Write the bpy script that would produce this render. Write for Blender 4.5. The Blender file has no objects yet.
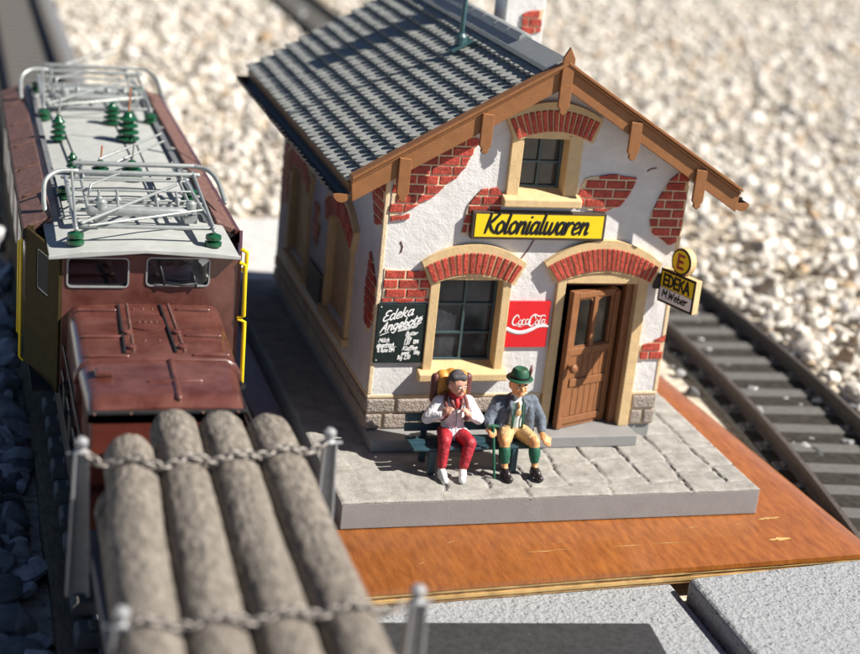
import bpy, bmesh, math, random
import numpy as np
from mathutils import Vector, Matrix, Euler, noise
from mathutils.geometry import tessellate_polygon
random.seed(7); rng = np.random.default_rng(7)
scene = bpy.context.scene
COL = scene.collection
PI = math.pi

# ------------------------------------------------------------------ materials
def mat(name, col, rough=.6, var=.12, vscale=6., bump=.0, bscale=30., spec=.5, col2=None, bump2=0., bscale2=4., island=0., coat=0., detail=6.,
        speck=None, stretch=None, metal=0.):
    m = bpy.data.materials.new(name); m.use_nodes = True
    nt = m.node_tree; N = nt.nodes; L = nt.links
    b = N['Principled BSDF']
    tc = N.new('ShaderNodeTexCoord'); src = tc.outputs['Object']
    if stretch:
        mp = N.new('ShaderNodeMapping'); mp.inputs['Scale'].default_value = stretch
        L.new(src, mp.inputs['Vector']); src = mp.outputs['Vector']
    n = N.new('ShaderNodeTexNoise'); n.inputs['Scale'].default_value = vscale; n.inputs['Detail'].default_value = detail
    n.inputs['Roughness'].default_value = .65
    L.new(src, n.inputs['Vector'])
    r = N.new('ShaderNodeValToRGB')
    c1 = [max(0, c*(1-var)) for c in col]; c2 = list(col2) if col2 else [min(1, c*(1+var)) for c in col]
    r.color_ramp.elements[0].position = .33; r.color_ramp.elements[1].position = .67
    r.color_ramp.elements[0].color = (*c1, 1); r.color_ramp.elements[1].color = (*c2, 1)
    L.new(n.outputs['Fac'], r.inputs['Fac'])
    out = r.outputs['Color']
    if speck:      # (scale, threshold, colour): scattered specks of another colour
        vo = N.new('ShaderNodeTexNoise'); vo.inputs['Scale'].default_value = speck[0]; vo.inputs['Detail'].default_value = 3
        L.new(src, vo.inputs['Vector'])
        rr = N.new('ShaderNodeValToRGB'); rr.color_ramp.elements[0].position = speck[1]; rr.color_ramp.elements[1].position = speck[1]+.05
        L.new(vo.outputs['Fac'], rr.inputs['Fac'])
        mx = N.new('ShaderNodeMix'); mx.data_type = 'RGBA'
        L.new(rr.outputs['Color'], mx.inputs[0]); L.new(out, mx.inputs[6]); mx.inputs[7].default_value = (*speck[2], 1)
        out = mx.outputs[2]
    if island:
        g = N.new('ShaderNodeNewGeometry')
        hs = N.new('ShaderNodeHueSaturation')
        mr = N.new('ShaderNodeMapRange'); mr.inputs['To Min'].default_value = 1-island; mr.inputs['To Max'].default_value = 1+island
        L.new(g.outputs['Random Per Island'], mr.inputs['Value'])
        L.new(mr.outputs['Result'], hs.inputs['Value']); L.new(out, hs.inputs['Color']); out = hs.outputs['Color']
    L.new(out, b.inputs['Base Color'])
    b.inputs['Roughness'].default_value = rough; b.inputs['Specular IOR Level'].default_value = spec; b.inputs['Metallic'].default_value = metal
    if coat:
        b.inputs['Coat Weight'].default_value = coat; b.inputs['Coat Roughness'].default_value = .16
    last = None
    for s, sc, dist in ((bump2, bscale2, .06), (bump, bscale, .02)):
        if s:
            bn = N.new('ShaderNodeTexNoise'); bn.inputs['Scale'].default_value = sc; bn.inputs['Detail'].default_value = 5
            L.new(src, bn.inputs['Vector'])
            bp = N.new('ShaderNodeBump'); bp.inputs['Strength'].default_value = s; bp.inputs['Distance'].default_value = dist
            L.new(bn.outputs['Fac'], bp.inputs['Height'])
            if last: L.new(last, bp.inputs['Normal'])
            last = bp.outputs['Normal']
    if last: L.new(last, b.inputs['Normal'])
    return m

def glass_mat(name, tint, mixf):
    m = bpy.data.materials.new(name); m.use_nodes = True
    nt = m.node_tree; N = nt.nodes; L = nt.links
    o = N['Material Output']; N.remove(N['Principled BSDF'])
    t = N.new('ShaderNodeBsdfTransparent'); t.inputs['Color'].default_value = (*tint, 1)
    g = N.new('ShaderNodeBsdfGlossy'); g.inputs['Roughness'].default_value = .08
    f = N.new('ShaderNodeFresnel'); f.inputs['IOR'].default_value = 1.5
    mth = N.new('ShaderNodeMath'); mth.operation = 'ADD'; mth.inputs[1].default_value = mixf
    L.new(f.outputs[0], mth.inputs[0])
    mx = N.new('ShaderNodeMixShader'); L.new(mth.outputs[0], mx.inputs[0]); L.new(t.outputs[0], mx.inputs[1]); L.new(g.outputs[0], mx.inputs[2])
    L.new(mx.outputs[0], o.inputs['Surface'])
    return m

M = dict(
 stucco=mat('stucco', (.73,.705,.68), .85, .12, 2.2, col2=(.77,.755,.74), bump=.38, bscale=42, bump2=.22, bscale2=9, spec=.2, speck=(60,.66,(.62,.6,.6))),
 cream=mat('cream_trim', (.66,.475,.25), .6, .10, 5, bump=.25, bscale=25, spec=.3),
 mortar=mat('mortar', (.74,.58,.38), .8, .12, 9, bump=.4, bscale=40, spec=.2),
 brick=mat('red_brick', (.42,.062,.04), .55, .35, 14, speck=(30,.67,(.62,.26,.16)), bump=.8, bscale=26, spec=.35, island=.22),
 stone=mat('plinth_stone', (.36,.30,.26), .8, .32, 30, bump=1., bscale=38, bump2=.6, bscale2=24, spec=.25, island=.1),
 brown=mat('brown_timber', (.27,.115,.042), .5, .12, 8, bump=.15, bscale=30, spec=.35, speck=(55,.72,(.45,.3,.18))),
 door=mat('door_wood', (.25,.105,.042), .5, .2, 8, bump=.25, bscale=20, spec=.35, stretch=(4,4,.6)),
 tile=mat('roof_tile', (.275,.285,.275), .55, .10, 5, bump=.12, bscale=30, spec=.35, island=.10, col2=(.33,.33,.30)),
 ridge=mat('ridge_tile', (.31,.32,.315), .5, .08, 5, bump=.1, bscale=20, spec=.4),
 gutter=mat('gutter_black', (.035,.03,.028), .5, .3, 12, bump=.2, bscale=30),
 teal=mat('teal_paint', (.04,.10,.11), .45, .2, 10, bump=.1, bscale=30),
 benchm=mat('bench_paint', (.025,.065,.085), .4, .25, 10, bump=.15, bscale=40),
 dark=mat('unlit_dark', (.012,.011,.012), .8, .2),  # near-black that stands for the darkness of unlit insides
 pane=mat('window_pane', (.035,.038,.045), .12, .5, 3, spec=.6),
 muntin=mat('muntin', (.05,.085,.095), .4, .2),
 yellow=mat('sign_yellow', (.86,.62,.01), .4, .05, 4, spec=.4),
 signframe=mat('sign_frame', (.07,.045,.03), .5, .2),
 black=mat('black_paint', (.008,.008,.01), .5, .2, spec=.4),
 chalkb=mat('chalkboard', (.012,.022,.020), .6, .4, 6, spec=.3),
 white=mat('white_paint', (.82,.82,.8), .5, .04, 9),
 red=mat('sign_red', (.72,.012,.018), .35, .06, 4, spec=.5),
 pave=mat('paving_stone', (.335,.318,.288), .85, .24, 3.2, bump=.5, bscale=45, bump2=.2, bscale2=12, spec=.2, speck=(70,.68,(.27,.24,.2))),
 slabside=mat('grey_cast_plastic', (.27,.265,.262), .6, .06, 4, bump=.15, bscale=30, spec=.3),
 wood=mat('varnished_board', (.34,.10,.018), .32, .22, 2.6, bump=.3, bscale=26, spec=.5, coat=.5, col2=(.45,.15,.03), stretch=(4.,.9,1), speck=(34,.73,(.52,.30,.15)), detail=9.),
 ply1=mat('ply_light', (.50,.32,.12), .6, .3, 5, stretch=(.6,1,1)),
 ply2=mat('ply_dark', (.32,.13,.035), .6, .4, 5, stretch=(.6,1,1), col2=(.5,.33,.15)),
 granite=mat('concrete_block', (.33,.34,.352), .9, .22, 26, bump=1., bscale=24, bump2=.8, bscale2=10, spec=.2, speck=(15,.605,(.15,.155,.165))),
 pslab=mat('concrete_slab', (.55,.54,.52), .85, .12, 3, bump=.4, bscale=25, spec=.2),
 rubber=mat('dark_slab', (.032,.032,.033), .7, .35, 9, bump=.3, bscale=30, speck=(14,.72,(.14,.14,.13))),
 earth=mat('ground_sand', (.58,.51,.41), .95, .3, 5, bump=.8, bscale=8, spec=.1, speck=(9,.6,(.25,.22,.18))),
 rail=mat('rail_metal', (.10,.082,.066), .5, .25, 6, bump=.2, bscale=20, spec=.5),
 sleeper=mat('sleeper_plastic', (.135,.128,.118), .7, .18, 6, bump=.3, bscale=22, spec=.3),
 timber=mat('weathered_timber', (.22,.17,.11), .8, .35, 5, bump=.8, bscale=14, spec=.15, stretch=(3,.7,3)),
 bed=mat('bed_board', (.20,.20,.21), .8, .2, 3, bump=.3, bscale=12, spec=.2),
 loco=mat('loco_brown', (.092,.025,.017), .32, .15, 2.2, bump=.05, bscale=30, spec=.5, coat=.6, col2=(.155,.058,.044)),
 locored=mat('loco_red', (.11,.024,.016), .4, .15, 5, bump=.08, bscale=30, spec=.5),
 locoshade=mat('loco_left_shade', (.040,.030,.010), .75, .2, 5, spec=.08),  # left side only: shade and olive reflection put into the brown's colour
 louvre=mat('louvre_brown', (.135,.065,.052), .6, .25, 10, bump=.3, bscale=22, spec=.3, col2=(.20,.11,.09)),
 locoroof=mat('roof_grey', (.42,.43,.41), .5, .09, 4, bump=.06, bscale=20, spec=.4),
 frameblk=mat('frame_black', (.018,.018,.02), .5, .3),
 ins=mat('insulator_green', (.008,.075,.032), .2, .2, 8, spec=.6),
 silver=mat('panto_silver', (.36,.38,.37), .35, .12, 9, spec=.6, metal=.35),
 hyellow=mat('handrail_yellow', (.80,.56,.01), .4, .08),
 copper=mat('copper_rod', (.45,.16,.07), .4, .1),
 cabin=mat('cab_pale_fill', (.72,.68,.6), .7, .3, 7),  # pale tone standing for sunlight inside the cab
 bark=mat('log_bark', (.225,.197,.167), .92, .42, 9, bump=1., bscale=30, bump2=1., bscale2=11, spec=.1, stretch=(1.2,.5,1.2), detail=10.),
 cut=mat('log_cut', (.42,.31,.2), .9, .2, 9, bump=.4, bscale=20),
 stake=mat('stake_grey', (.30,.30,.31), .45, .15, 8, spec=.5),
 chain=mat('chain_metal', (.30,.27,.24), .45, .25, 20, spec=.5, metal=.4),
 wagon=mat('wagon_deck', (.14,.145,.155), .7, .2, 6, bump=.3, bscale=14),
 skin=mat('skin_pink', (.64,.33,.24), .5, .15, 14, bump2=.25, bscale2=14),
 skin2=mat('skin_orange', (.70,.34,.14), .5, .15, 14, bump2=.25, bscale2=14),
 hair=mat('hair_grey', (.075,.07,.075), .6, .4, 24, bump=.5, bscale=40),
 coatw=mat('jacket_white', (.76,.75,.77), .6, .16, 12, bump=.4, bscale=22, bump2=.75, bscale2=8),
 trred=mat('trousers_red', (.38,.018,.03), .55, .35, 12, bump=.35, bscale=22, bump2=.75, bscale2=8),
 coatb=mat('coat_blue_grey', (.11,.135,.17), .7, .35, 14, bump=.4, bscale=24, bump2=.9, bscale2=8),
 shirt=mat('shirt_pale', (.62,.70,.66), .6, .08, 10, bump=.2, bscale=14),
 tan=mat('leather_tan', (.58,.38,.18), .55, .2, 10, bump=.35, bscale=22, bump2=.8, bscale2=8),
 gsock=mat('sock_green', (.010,.10,.055), .6, .15, 12, bump=.3, bscale=40),
 hatg=mat('hat_green', (.012,.085,.042), .55, .15, 10, bump=.2, bscale=20),
 shoe=mat('shoe_dark', (.035,.025,.028), .4, .3),
 strap=mat('strap_brown', (.14,.045,.04), .5, .2),
 packm=mat('pack_ochre', (.55,.25,.04), .55, .25, 6, bump=.3, bscale=12),
 scarf=mat('scarf_red', (.5,.025,.03), .6, .1),
 lip=mat('lip', (.4,.1,.08), .5, .05),
)
M['loglass'] = glass_mat('cab_glass', (.62,.66,.72), .04)
M['doorglass'] = glass_mat('door_glass', (.75,.78,.8), .05)

def gravel_mat(name, cols, bump=.6):
    m = bpy.data.materials.new(name); m.use_nodes = True
    nt = m.node_tree; N = nt.nodes; L = nt.links; b = N['Principled BSDF']
    g = N.new('ShaderNodeNewGeometry'); r = N.new('ShaderNodeValToRGB')
    cr = r.color_ramp
    while len(cr.elements) < len(cols): cr.elements.new(.5)
    for i, (p, c) in enumerate(cols):
        cr.elements[i].position = p; cr.elements[i].color = (*c, 1)
    L.new(g.outputs['Random Per Island'], r.inputs['Fac'])
    tc = N.new('ShaderNodeTexCoord'); n = N.new('ShaderNodeTexNoise'); n.inputs['Scale'].default_value = 7; n.inputs['Detail'].default_value = 6
    L.new(tc.outputs['Object'], n.inputs['Vector'])
    hs = N.new('ShaderNodeHueSaturation'); mr = N.new('ShaderNodeMapRange')
    mr.inputs['From Min'].default_value = .3; mr.inputs['From Max'].default_value = .7; mr.inputs['To Min'].default_value = .72; mr.inputs['To Max'].default_value = 1.2
    L.new(n.outputs['Fac'], mr.inputs['Value']); L.new(mr.outputs['Result'], hs.inputs['Value']); L.new(r.outputs['Color'], hs.inputs['Color'])
    L.new(hs.outputs['Color'], b.inputs['Base Color']); b.inputs['Roughness'].default_value = .8; b.inputs['Specular IOR Level'].default_value = .3
    bp = N.new('ShaderNodeBump'); bp.inputs['Strength'].default_value = bump; bp.inputs['Distance'].default_value = .05
    n2 = N.new('ShaderNodeTexNoise'); n2.inputs['Scale'].default_value = 14; n2.inputs['Detail'].default_value = 5
    L.new(tc.outputs['Object'], n2.inputs['Vector']); L.new(n2.outputs['Fac'], bp.inputs['Height']); L.new(bp.outputs['Normal'], b.inputs['Normal'])
    return m
M['gravel'] = gravel_mat('gravel_stone', [(0,(.32,.29,.26)), (.12,(.52,.47,.40)), (.34,(.68,.63,.55)), (.55,(.77,.74,.68)), (.75,(.62,.56,.48)), (.88,(.82,.79,.74)), (.965,(.48,.34,.21))])

# ------------------------------------------------------------------ mesh builder
class MB:
    def __init__(s): s.v = []; s.f = []
    def add(s, vs, fs):
        k = len(s.v); s.v += [tuple(p) for p in vs]; s.f += [tuple(i+k for i in f) for f in fs]; return s
    def box(s, lo, hi, T=None):
        x0,y0,z0 = lo; x1,y1,z1 = hi
        vs = [(x0,y0,z0),(x1,y0,z0),(x1,y1,z0),(x0,y1,z0),(x0,y0,z1),(x1,y0,z1),(x1,y1,z1),(x0,y1,z1)]
        if T is not None: vs = [T @ Vector(p) for p in vs]
        return s.add(vs, [(3,2,1,0),(4,5,6,7),(0,1,5,4),(1,2,6,5),(2,3,7,6),(3,0,4,7)])
    def beam(s, a, b, w, h, up=(0,0,1)):
        a = Vector(a); b = Vector(b); d = b-a; L = d.length; d.normalize()
        x = d.cross(Vector(up)); x.normalize(); z = x.cross(d)
        T = Matrix((( x.x,d.x,z.x,a.x),(x.y,d.y,z.y,a.y),(x.z,d.z,z.z,a.z),(0,0,0,1)))
        return s.box((-w/2,0,-h/2),(w/2,L,h/2),T)
    def prism(s, poly, d0, d1, ax='y', T=None):
        """extrude a 2-D outline between two values of the third axis: ax y -> (x,z), x -> (y,z), z -> (x,y)"""
        n = len(poly)
        mk = {'y': lambda p,d: (p[0],d,p[1]), 'x': lambda p,d: (d,p[0],p[1]), 'z': lambda p,d: (p[0],p[1],d)}[ax]
        vs = [mk(p,d0) for p in poly] + [mk(p,d1) for p in poly]
        if T is not None: vs = [T @ Vector(p) for p in vs]
        return s.add(vs, [tuple(range(n)), tuple(range(2*n-1,n-1,-1))] + [(i,(i+1)%n,n+(i+1)%n,n+i) for i in range(n)])
    def holed(s, outer, holes, d0, d1, ax='y'):
        mk = {'y': lambda p,d: (p[0],d,p[1]), 'x': lambda p,d: (d,p[0],p[1]), 'z': lambda p,d: (p[0],p[1],d)}[ax]
        rings = [outer]+holes; flat = [p for r in rings for p in r]; n = len(flat)
        tris = tessellate_polygon([[Vector((p[0],p[1],0)) for p in r] for r in rings])
        vs = [mk(p,d0) for p in flat]+[mk(p,d1) for p in flat]
        fs = [tuple(t) for t in tris]+[tuple(i+n for i in reversed(t)) for t in tris]
        k = 0
        for r in rings:
            m = len(r)
            fs += [(k+i,k+(i+1)%m,n+k+(i+1)%m,n+k+i) for i in range(m)]; k += m
        return s.add(vs, fs)
    def tube(s, pts, rad, n=10, cap=True, round_end=False, squash=None):
        P = [Vector(p) for p in pts]; m = len(P)
        R = [rad]*m if not hasattr(rad,'__len__') else list(rad)
        if round_end:
            d0 = (P[0]-P[1]).normalized(); d1 = (P[-1]-P[-2]).normalized()
            h0 = [(P[0]+d0*R[0]*math.sin(a), R[0]*math.cos(a)) for a in (1.35,1.0,.5)]
            h1 = [(P[-1]+d1*R[-1]*math.sin(a), R[-1]*math.cos(a)) for a in (.5,1.0,1.35)]
            P = [h[0] for h in h0]+P+[h[0] for h in h1]; R = [h[1] for h in h0]+R+[h[1] for h in h1]; m = len(P)
        T = []
        for i in range(m):
            t = P[min(i+1,m-1)]-P[max(i-1,0)]
            T.append(t.normalized() if t.length > 1e-9 else Vector((0,0,1)))
        up = Vector((0,0,1)) if abs(T[0].z) < .9 else Vector((0,1,0))
        u = T[0].cross(up).normalized()
        vs = []
        for i in range(m):
            u = (u - T[i]*u.dot(T[i])).normalized(); w = T[i].cross(u)
            for k in range(n):
                a = 2*PI*k/n
                o = (u*math.cos(a)+w*math.sin(a))*R[i]
                if squash: o = Vector((o.x*squash[0], o.y*squash[1], o.z*squash[2]))
                vs.append(P[i]+o)
        fs = [(i*n+k, i*n+(k+1)%n, (i+1)*n+(k+1)%n, (i+1)*n+k) for i in range(m-1) for k in range(n)]
        if cap: fs += [tuple(range(n-1,-1,-1)), tuple(range((m-1)*n, m*n))]
        return s.add(vs, fs)
    def lathe(s, prof, c=(0,0,0), n=20, T=None):
        vs = []; m = len(prof)
        for r,z in prof:
            for k in range(n):
                a = 2*PI*k/n; p = Vector((r*math.cos(a), r*math.sin(a), z))
                if T is not None: p = T @ p
                vs.append(p+Vector(c))
        fs = [(i*n+k, i*n+(k+1)%n, (i+1)*n+(k+1)%n, (i+1)*n+k) for i in range(m-1) for k in range(n)]
        fs += [tuple(range(n-1,-1,-1)), tuple(range((m-1)*n, m*n))]
        return s.add(vs, fs)
    def ball(s, c, r, n=14, m=9, T=None):
        r = (r,r,r) if not hasattr(r,'__len__') else r
        vs = []
        for i in range(m):
            th = PI*(i+.5)/m
            for k in range(n):
                a = 2*PI*k/n; p = Vector((r[0]*math.sin(th)*math.cos(a), r[1]*math.sin(th)*math.sin(a), r[2]*math.cos(th)))
                if T is not None: p = T @ p
                vs.append(p+Vector(c))
        fs = [(i*n+k, (i+1)*n+k, (i+1)*n+(k+1)%n, i*n+(k+1)%n) for i in range(m-1) for k in range(n)]
        fs += [tuple(range(n)), tuple(range(m*n-1,(m-1)*n-1,-1))]
        return s.add(vs, fs)
    def build(s, name, m, parent=None, smooth=False, bevel=0., seg=2, angle=40):
        me = bpy.data.meshes.new(name); me.from_pydata(s.v, [], s.f); me.update()
        bm = bmesh.new(); bm.from_mesh(me); bmesh.ops.recalc_face_normals(bm, faces=bm.faces); bm.to_mesh(me); bm.free()
        ms = m if isinstance(m, (list,tuple)) else [m]
        for x in ms: me.materials.append(M[x])
        o = bpy.data.objects.new(name, me); COL.objects.link(o)
        if smooth: me.shade_smooth(); 
        if smooth == 'auto':
            me.set_sharp_from_angle(angle=math.radians(angle))
        if bevel:
            b = o.modifiers.new('bevel','BEVEL'); b.width = bevel; b.segments = seg; b.limit_method = 'ANGLE'; b.angle_limit = math.radians(40)
        if parent is not None:
            o.parent = parent; o.matrix_parent_inverse = parent_world(parent).inverted()
        return o

def parent_world(o):
    w = Matrix.Translation(o.location) @ o.rotation_euler.to_matrix().to_4x4()
    if o.parent is not None: return parent_world(o.parent) @ o.matrix_parent_inverse @ w
    return w
def thing(name, label, cat, loc, group=None):
    o = bpy.data.objects.new(name, None); COL.objects.link(o); o.location = loc; o.empty_display_size = .1
    return tag(o, label, cat, group)
def tag(o, label, cat, group=None):
    o['label'] = label; o['category'] = cat
    if group: o['group'] = group
    return o
def kind(o, k): o['kind'] = k; return o
def catmull(P, k=6):
    P = [Vector(p) for p in P]; out = []
    Q = [P[0]*2-P[1]]+P+[P[-1]*2-P[-2]]
    for i in range(1, len(Q)-2):
        for j in range(k):
            t = j/k
            out.append(.5*((2*Q[i])+(Q[i+1]-Q[i-1])*t+(2*Q[i-1]-5*Q[i]+4*Q[i+1]-Q[i+2])*t*t+(3*Q[i]-Q[i-1]-3*Q[i+1]+Q[i+2])*t**3))
    out.append(P[-1]); return out
def arc(c, r, a0, a1, n): return [(c[0]+r*math.cos(a0+(a1-a0)*i/n), c[1]+r*math.sin(a0+(a1-a0)*i/n)) for i in range(n+1)]

# ------------------------------------------------------------------ brush lettering (strokes become thin raised strips of paint)
F = {  # letter: (advance, [strokes]); x-height .6, capitals and ascenders 1
 'K':(.62,[[(.1,1),(.08,.5),(.05,0)],[(.6,1),(.3,.62),(.1,.46)],[(.16,.5),(.36,.2),(.62,0)]]),
 'o':(.5,[[(.26,.6),(.07,.42),(.07,.12),(.24,0),(.42,.16),(.43,.45),(.26,.6),(.2,.58)]]),
 'l':(.28,[[(.14,1),(.1,.5),(.09,.1),(.16,0),(.26,.08)]]),
 'n':(.52,[[(.08,.6),(.06,.3),(.05,0)],[(.07,.3),(.2,.52),(.34,.58),(.39,.44),(.37,.1),(.42,.0),(.52,.08)]]),
 'i':(.26,[[(.11,.6),(.08,.1),(.15,0),(.25,.08)],[(.14,.84),(.15,.86)]]),
 'a':(.54,[[(.4,.52),(.24,.6),(.07,.42),(.06,.12),(.18,0),(.34,.16),(.43,.58)],[(.43,.58),(.4,.12),(.46,0),(.54,.08)]]),
 'w':(.74,[[(.06,.6),(.06,.12),(.16,0),(.3,.14),(.37,.56)],[(.37,.56),(.36,.12),(.46,0),(.6,.16),(.68,.6)]]),
 'r':(.42,[[(.08,.6),(.06,.3),(.05,0)],[(.07,.32),(.18,.52),(.32,.6),(.38,.54)]]),
 'e':(.48,[[(.07,.26),(.26,.3),(.4,.46),(.3,.6),(.14,.52),(.06,.28),(.1,.06),(.24,0),(.44,.12)]]),
 'd':(.54,[[(.4,.5),(.24,.6),(.07,.42),(.06,.12),(.18,0),(.34,.16),(.42,.5)],[(.47,1),(.42,.5),(.4,.1),(.46,0),(.54,.08)]]),
 'k':(.5,[[(.1,1),(.07,.5),(.05,0)],[(.4,.6),(.2,.34),(.08,.28)],[(.18,.32),(.3,.1),(.46,0)]]),
 'g':(.52,[[(.4,.5),(.24,.6),(.07,.42),(.08,.14),(.2,.04),(.36,.2),(.42,.58)],[(.42,.58),(.38,-.1),(.24,-.34),(.06,-.24)]]),
 'b':(.5,[[(.12,1),(.08,.5),(.07,.1),(.22,0),(.4,.16),(.4,.42),(.26,.54),(.1,.34)]]),
 't':(.36,[[(.16,.9),(.11,.4),(.12,.06),(.22,0),(.34,.1)],[(.0,.62),(.32,.66)]]),
 'u':(.52,[[(.07,.6),(.06,.12),(.18,0),(.34,.16),(.4,.6)],[(.4,.6),(.38,.1),(.44,0),(.52,.08)]]),
 'h':(.5,[[(.12,1),(.07,.5),(.05,0)],[(.07,.3),(.2,.52),(.34,.58),(.38,.42),(.36,.1),(.42,0),(.5,.08)]]),
 'm':(.74,[[(.07,.6),(.05,0)],[(.07,.3),(.18,.54),(.28,.56),(.32,.4),(.3,0)],[(.31,.3),(.44,.54),(.56,.56),(.58,.4),(.57,.08),(.64,0),(.72,.08)]]),
 's':(.42,[[(.36,.5),(.22,.6),(.1,.48),(.2,.32),(.32,.2),(.26,.02),(.06,.06)]]),
 'c':(.42,[[(.38,.48),(.24,.6),(.08,.42),(.07,.14),(.2,0),(.4,.12)]]),
 'p':(.5,[[(.1,.6),(.06,0),(.04,-.36)],[(.08,.3),(.22,.58),(.4,.46),(.38,.14),(.22,0),(.08,.1)]]),
 'f':(.34,[[(.36,.92),(.24,1),(.14,.8),(.1,.1),(.06,-.3)],[(0,.56),(.3,.58)]]),
 'E':(.54,[[(.5,.96),(.26,1),(.1,.8),(.2,.56),(.36,.54)],[(.2,.55),(.04,.36),(.08,.08),(.26,0),(.5,.12)]]),
 'A':(.66,[[(.02,0),(.2,.5),(.42,1)],[(.42,1),(.46,.5),(.52,0)],[(.12,.36),(.5,.4)]]),
 'B':(.56,[[(.12,1),(.06,0)],[(.12,1),(.4,.94),(.4,.64),(.1,.54)],[(.1,.54),(.46,.46),(.44,.1),(.06,0)]]),
 'D':(.6,[[(.12,1),(.06,0)],[(.1,1),(.44,.86),(.5,.3),(.3,.02),(.05,0)]]),
 'M':(.74,[[(.04,0),(.14,1)],[(.14,1),(.36,.3)],[(.36,.3),(.64,1)],[(.64,1),(.62,0)]]),
 'W':(.8,[[(.06,1),(.14,0)],[(.14,0),(.38,.8)],[(.38,.8),(.48,0)],[(.48,0),(.76,1)]]),
 '1':(.3,[[(.06,.8),(.2,1),(.16,0)]]), '2':(.44,[[(.06,.8),(.22,1),(.38,.8),(.26,.4),(.04,.02),(.4,.04)]]),
 '5':(.44,[[(.4,1),(.12,.98),(.08,.56)],[(.08,.56),(.34,.56),(.36,.14),(.18,0),(.04,.1)]]), '0':(.44,[[(.22,1),(.06,.7),(.06,.2),(.2,0),(.36,.3),(.36,.76),(.22,1)]]),
 ',':(.2,[[(.1,.06),(.04,-.14)]]), '.':(.2,[[(.08,.02),(.1,.04)]]), '-':(.34,[[(.04,.32),(.28,.34)]]), '!':(.22,[[(.14,1),(.08,.3)],[(.06,.02),(.07,.04)]]), ' ':(.34,[]),
}
SANS = {'E':(.56,[[(.1,1),(.1,0)],[(.1,.96),(.5,.96)],[(.1,.5),(.44,.5)],[(.1,.04),(.5,.04)]]),
 'D':(.66,[[(.1,1),(.1,0)],[(.1,.96),(.32,.96),(.52,.78),(.56,.5),(.52,.22),(.32,.04),(.1,.04)]]),
 'K':(.64,[[(.1,1),(.1,0)],[(.54,1),(.12,.46)],[(.26,.6),(.56,0)]]),
 'A':(.66,[[(.04,0),(.3,1)],[(.3,1),(.58,0)],[(.14,.32),(.48,.32)]])}
def write(mb, text, O, U, V, size, rad, slant=.0, font=F, nrm=None, sx=1., spline=True, tk=.35):
    """lay a line of lettering in the plane through O spanned by U (along) and V (up); returns the length used"""
    O = Vector(O); U = Vector(U).normalized(); V = Vector(V).normalized(); N = U.cross(V) if nrm is None else Vector(nrm)
    x = 0; q = 0
    for ch in text:
        adv, st = font.get(ch, font.get('o', (.4,[])))
        for pts in st:
            P = [O+U*((x+p[0]*sx+p[1]*slant)*size)+V*(p[1]*size) for p in pts]
            if spline and len(P) > 2: P = catmull(P, 5)
            elif len(P) == 2 and spline: P = [P[0].lerp(P[1], t) for t in (0,.25,.5,.75,1)]
            m = len(P); R = [rad*(.72+.38*math.sin(PI*(i/(m-1)*.8+.15))) if spline else rad for i in range(m)]
            ribbon(mb, P, R, N, tk, q*.00035); q = (q+1) % 9
        x += adv*sx
    return x*size
def ribbon(mb, P, R, N, tk=.35, lift=0.):
    """round brush stroke flattened along N"""
    k = MB(); k.tube(P, R, 8, round_end=True)
    c = P[0].dot(N)
    k.v = [Vector(v) for v in k.v]
    vs = [v - N*((v.dot(N)-c)*(1-tk)) + N*lift for v in k.v]
    mb.add(vs, k.f)

# ------------------------------------------------------------------ camera, light, sky
cam = bpy.data.cameras.new('camera'); camo = bpy.data.objects.new('camera', cam); COL.objects.link(camo)
camo.location = (-8.943634,-22.720811,10.178399)
camo.rotation_euler = tuple(math.radians(a) for a in (70.8642340604,-5.6550895975,-15.9926062668))
cam.sensor_width = 36; cam.lens = 1600*36/860; cam.clip_end = 600; cam.clip_start = .1
cam.dof.use_dof = True; cam.dof.focus_distance = 23.9; cam.dof.aperture_fstop = .27; cam.dof.aperture_blades = 0
scene.camera = camo
SUN = Vector((1.06,-.53,1.08)).normalized()
el = math.asin(SUN.z); az = math.atan2(SUN.x, SUN.y)
sl = bpy.data.lights.new('sun','SUN'); sl.energy = 5.0; sl.angle = math.radians(.5); sl.color = (1,.95,.87)
so = bpy.data.objects.new('sun', sl); COL.objects.link(so); so.rotation_euler = SUN.to_track_quat('Z','Y').to_euler(); so.location = (20,-10,20)
w = bpy.data.worlds.new('World'); scene.world = w; w.use_nodes = True
sky = w.node_tree.nodes.new('ShaderNodeTexSky'); sky.sky_type = 'NISHITA'; sky.sun_disc = False; sky.sun_elevation = el; sky.sun_rotation = az
bg = w.node_tree.nodes['Background']; bg.inputs['Strength'].default_value = .06; sky.altitude = 2500; sky.air_density = .5; sky.dust_density = .2
w.node_tree.links.new(sky.outputs[0], bg.inputs['Color'])
scene.view_settings.view_transform = 'Standard'; scene.view_settings.look = 'None'; scene.view_settings.exposure = .78; scene.view_settings.gamma = 1
scene.render.resolution_x = 1024; scene.render.resolution_y = 779

# ================================================================== the ground and the gravel
GZ = -1.05
g = MB(); NX, NY = 60, 70
xs = [-60+180*i/NX for i in range(NX+1)]; ys = [-40+190*j/NY for j in range(NY+1)]
g.add([(x,y,GZ+.06*noise.noise((x*.2,y*.2,0))) for y in ys for x in xs], [(j*(NX+1)+i, j*(NX+1)+i+1, (j+1)*(NX+1)+i+1, (j+1)*(NX+1)+i) for j in range(NY) for i in range(NX)])
kind(g.build('ground','earth',smooth=True),'structure')

def track_x(y):          # centre line of the track on the right: straight far off, bending left towards the camera
    return 7.32 if y > 9 else 7.32-(9-y)**2/116.
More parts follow.
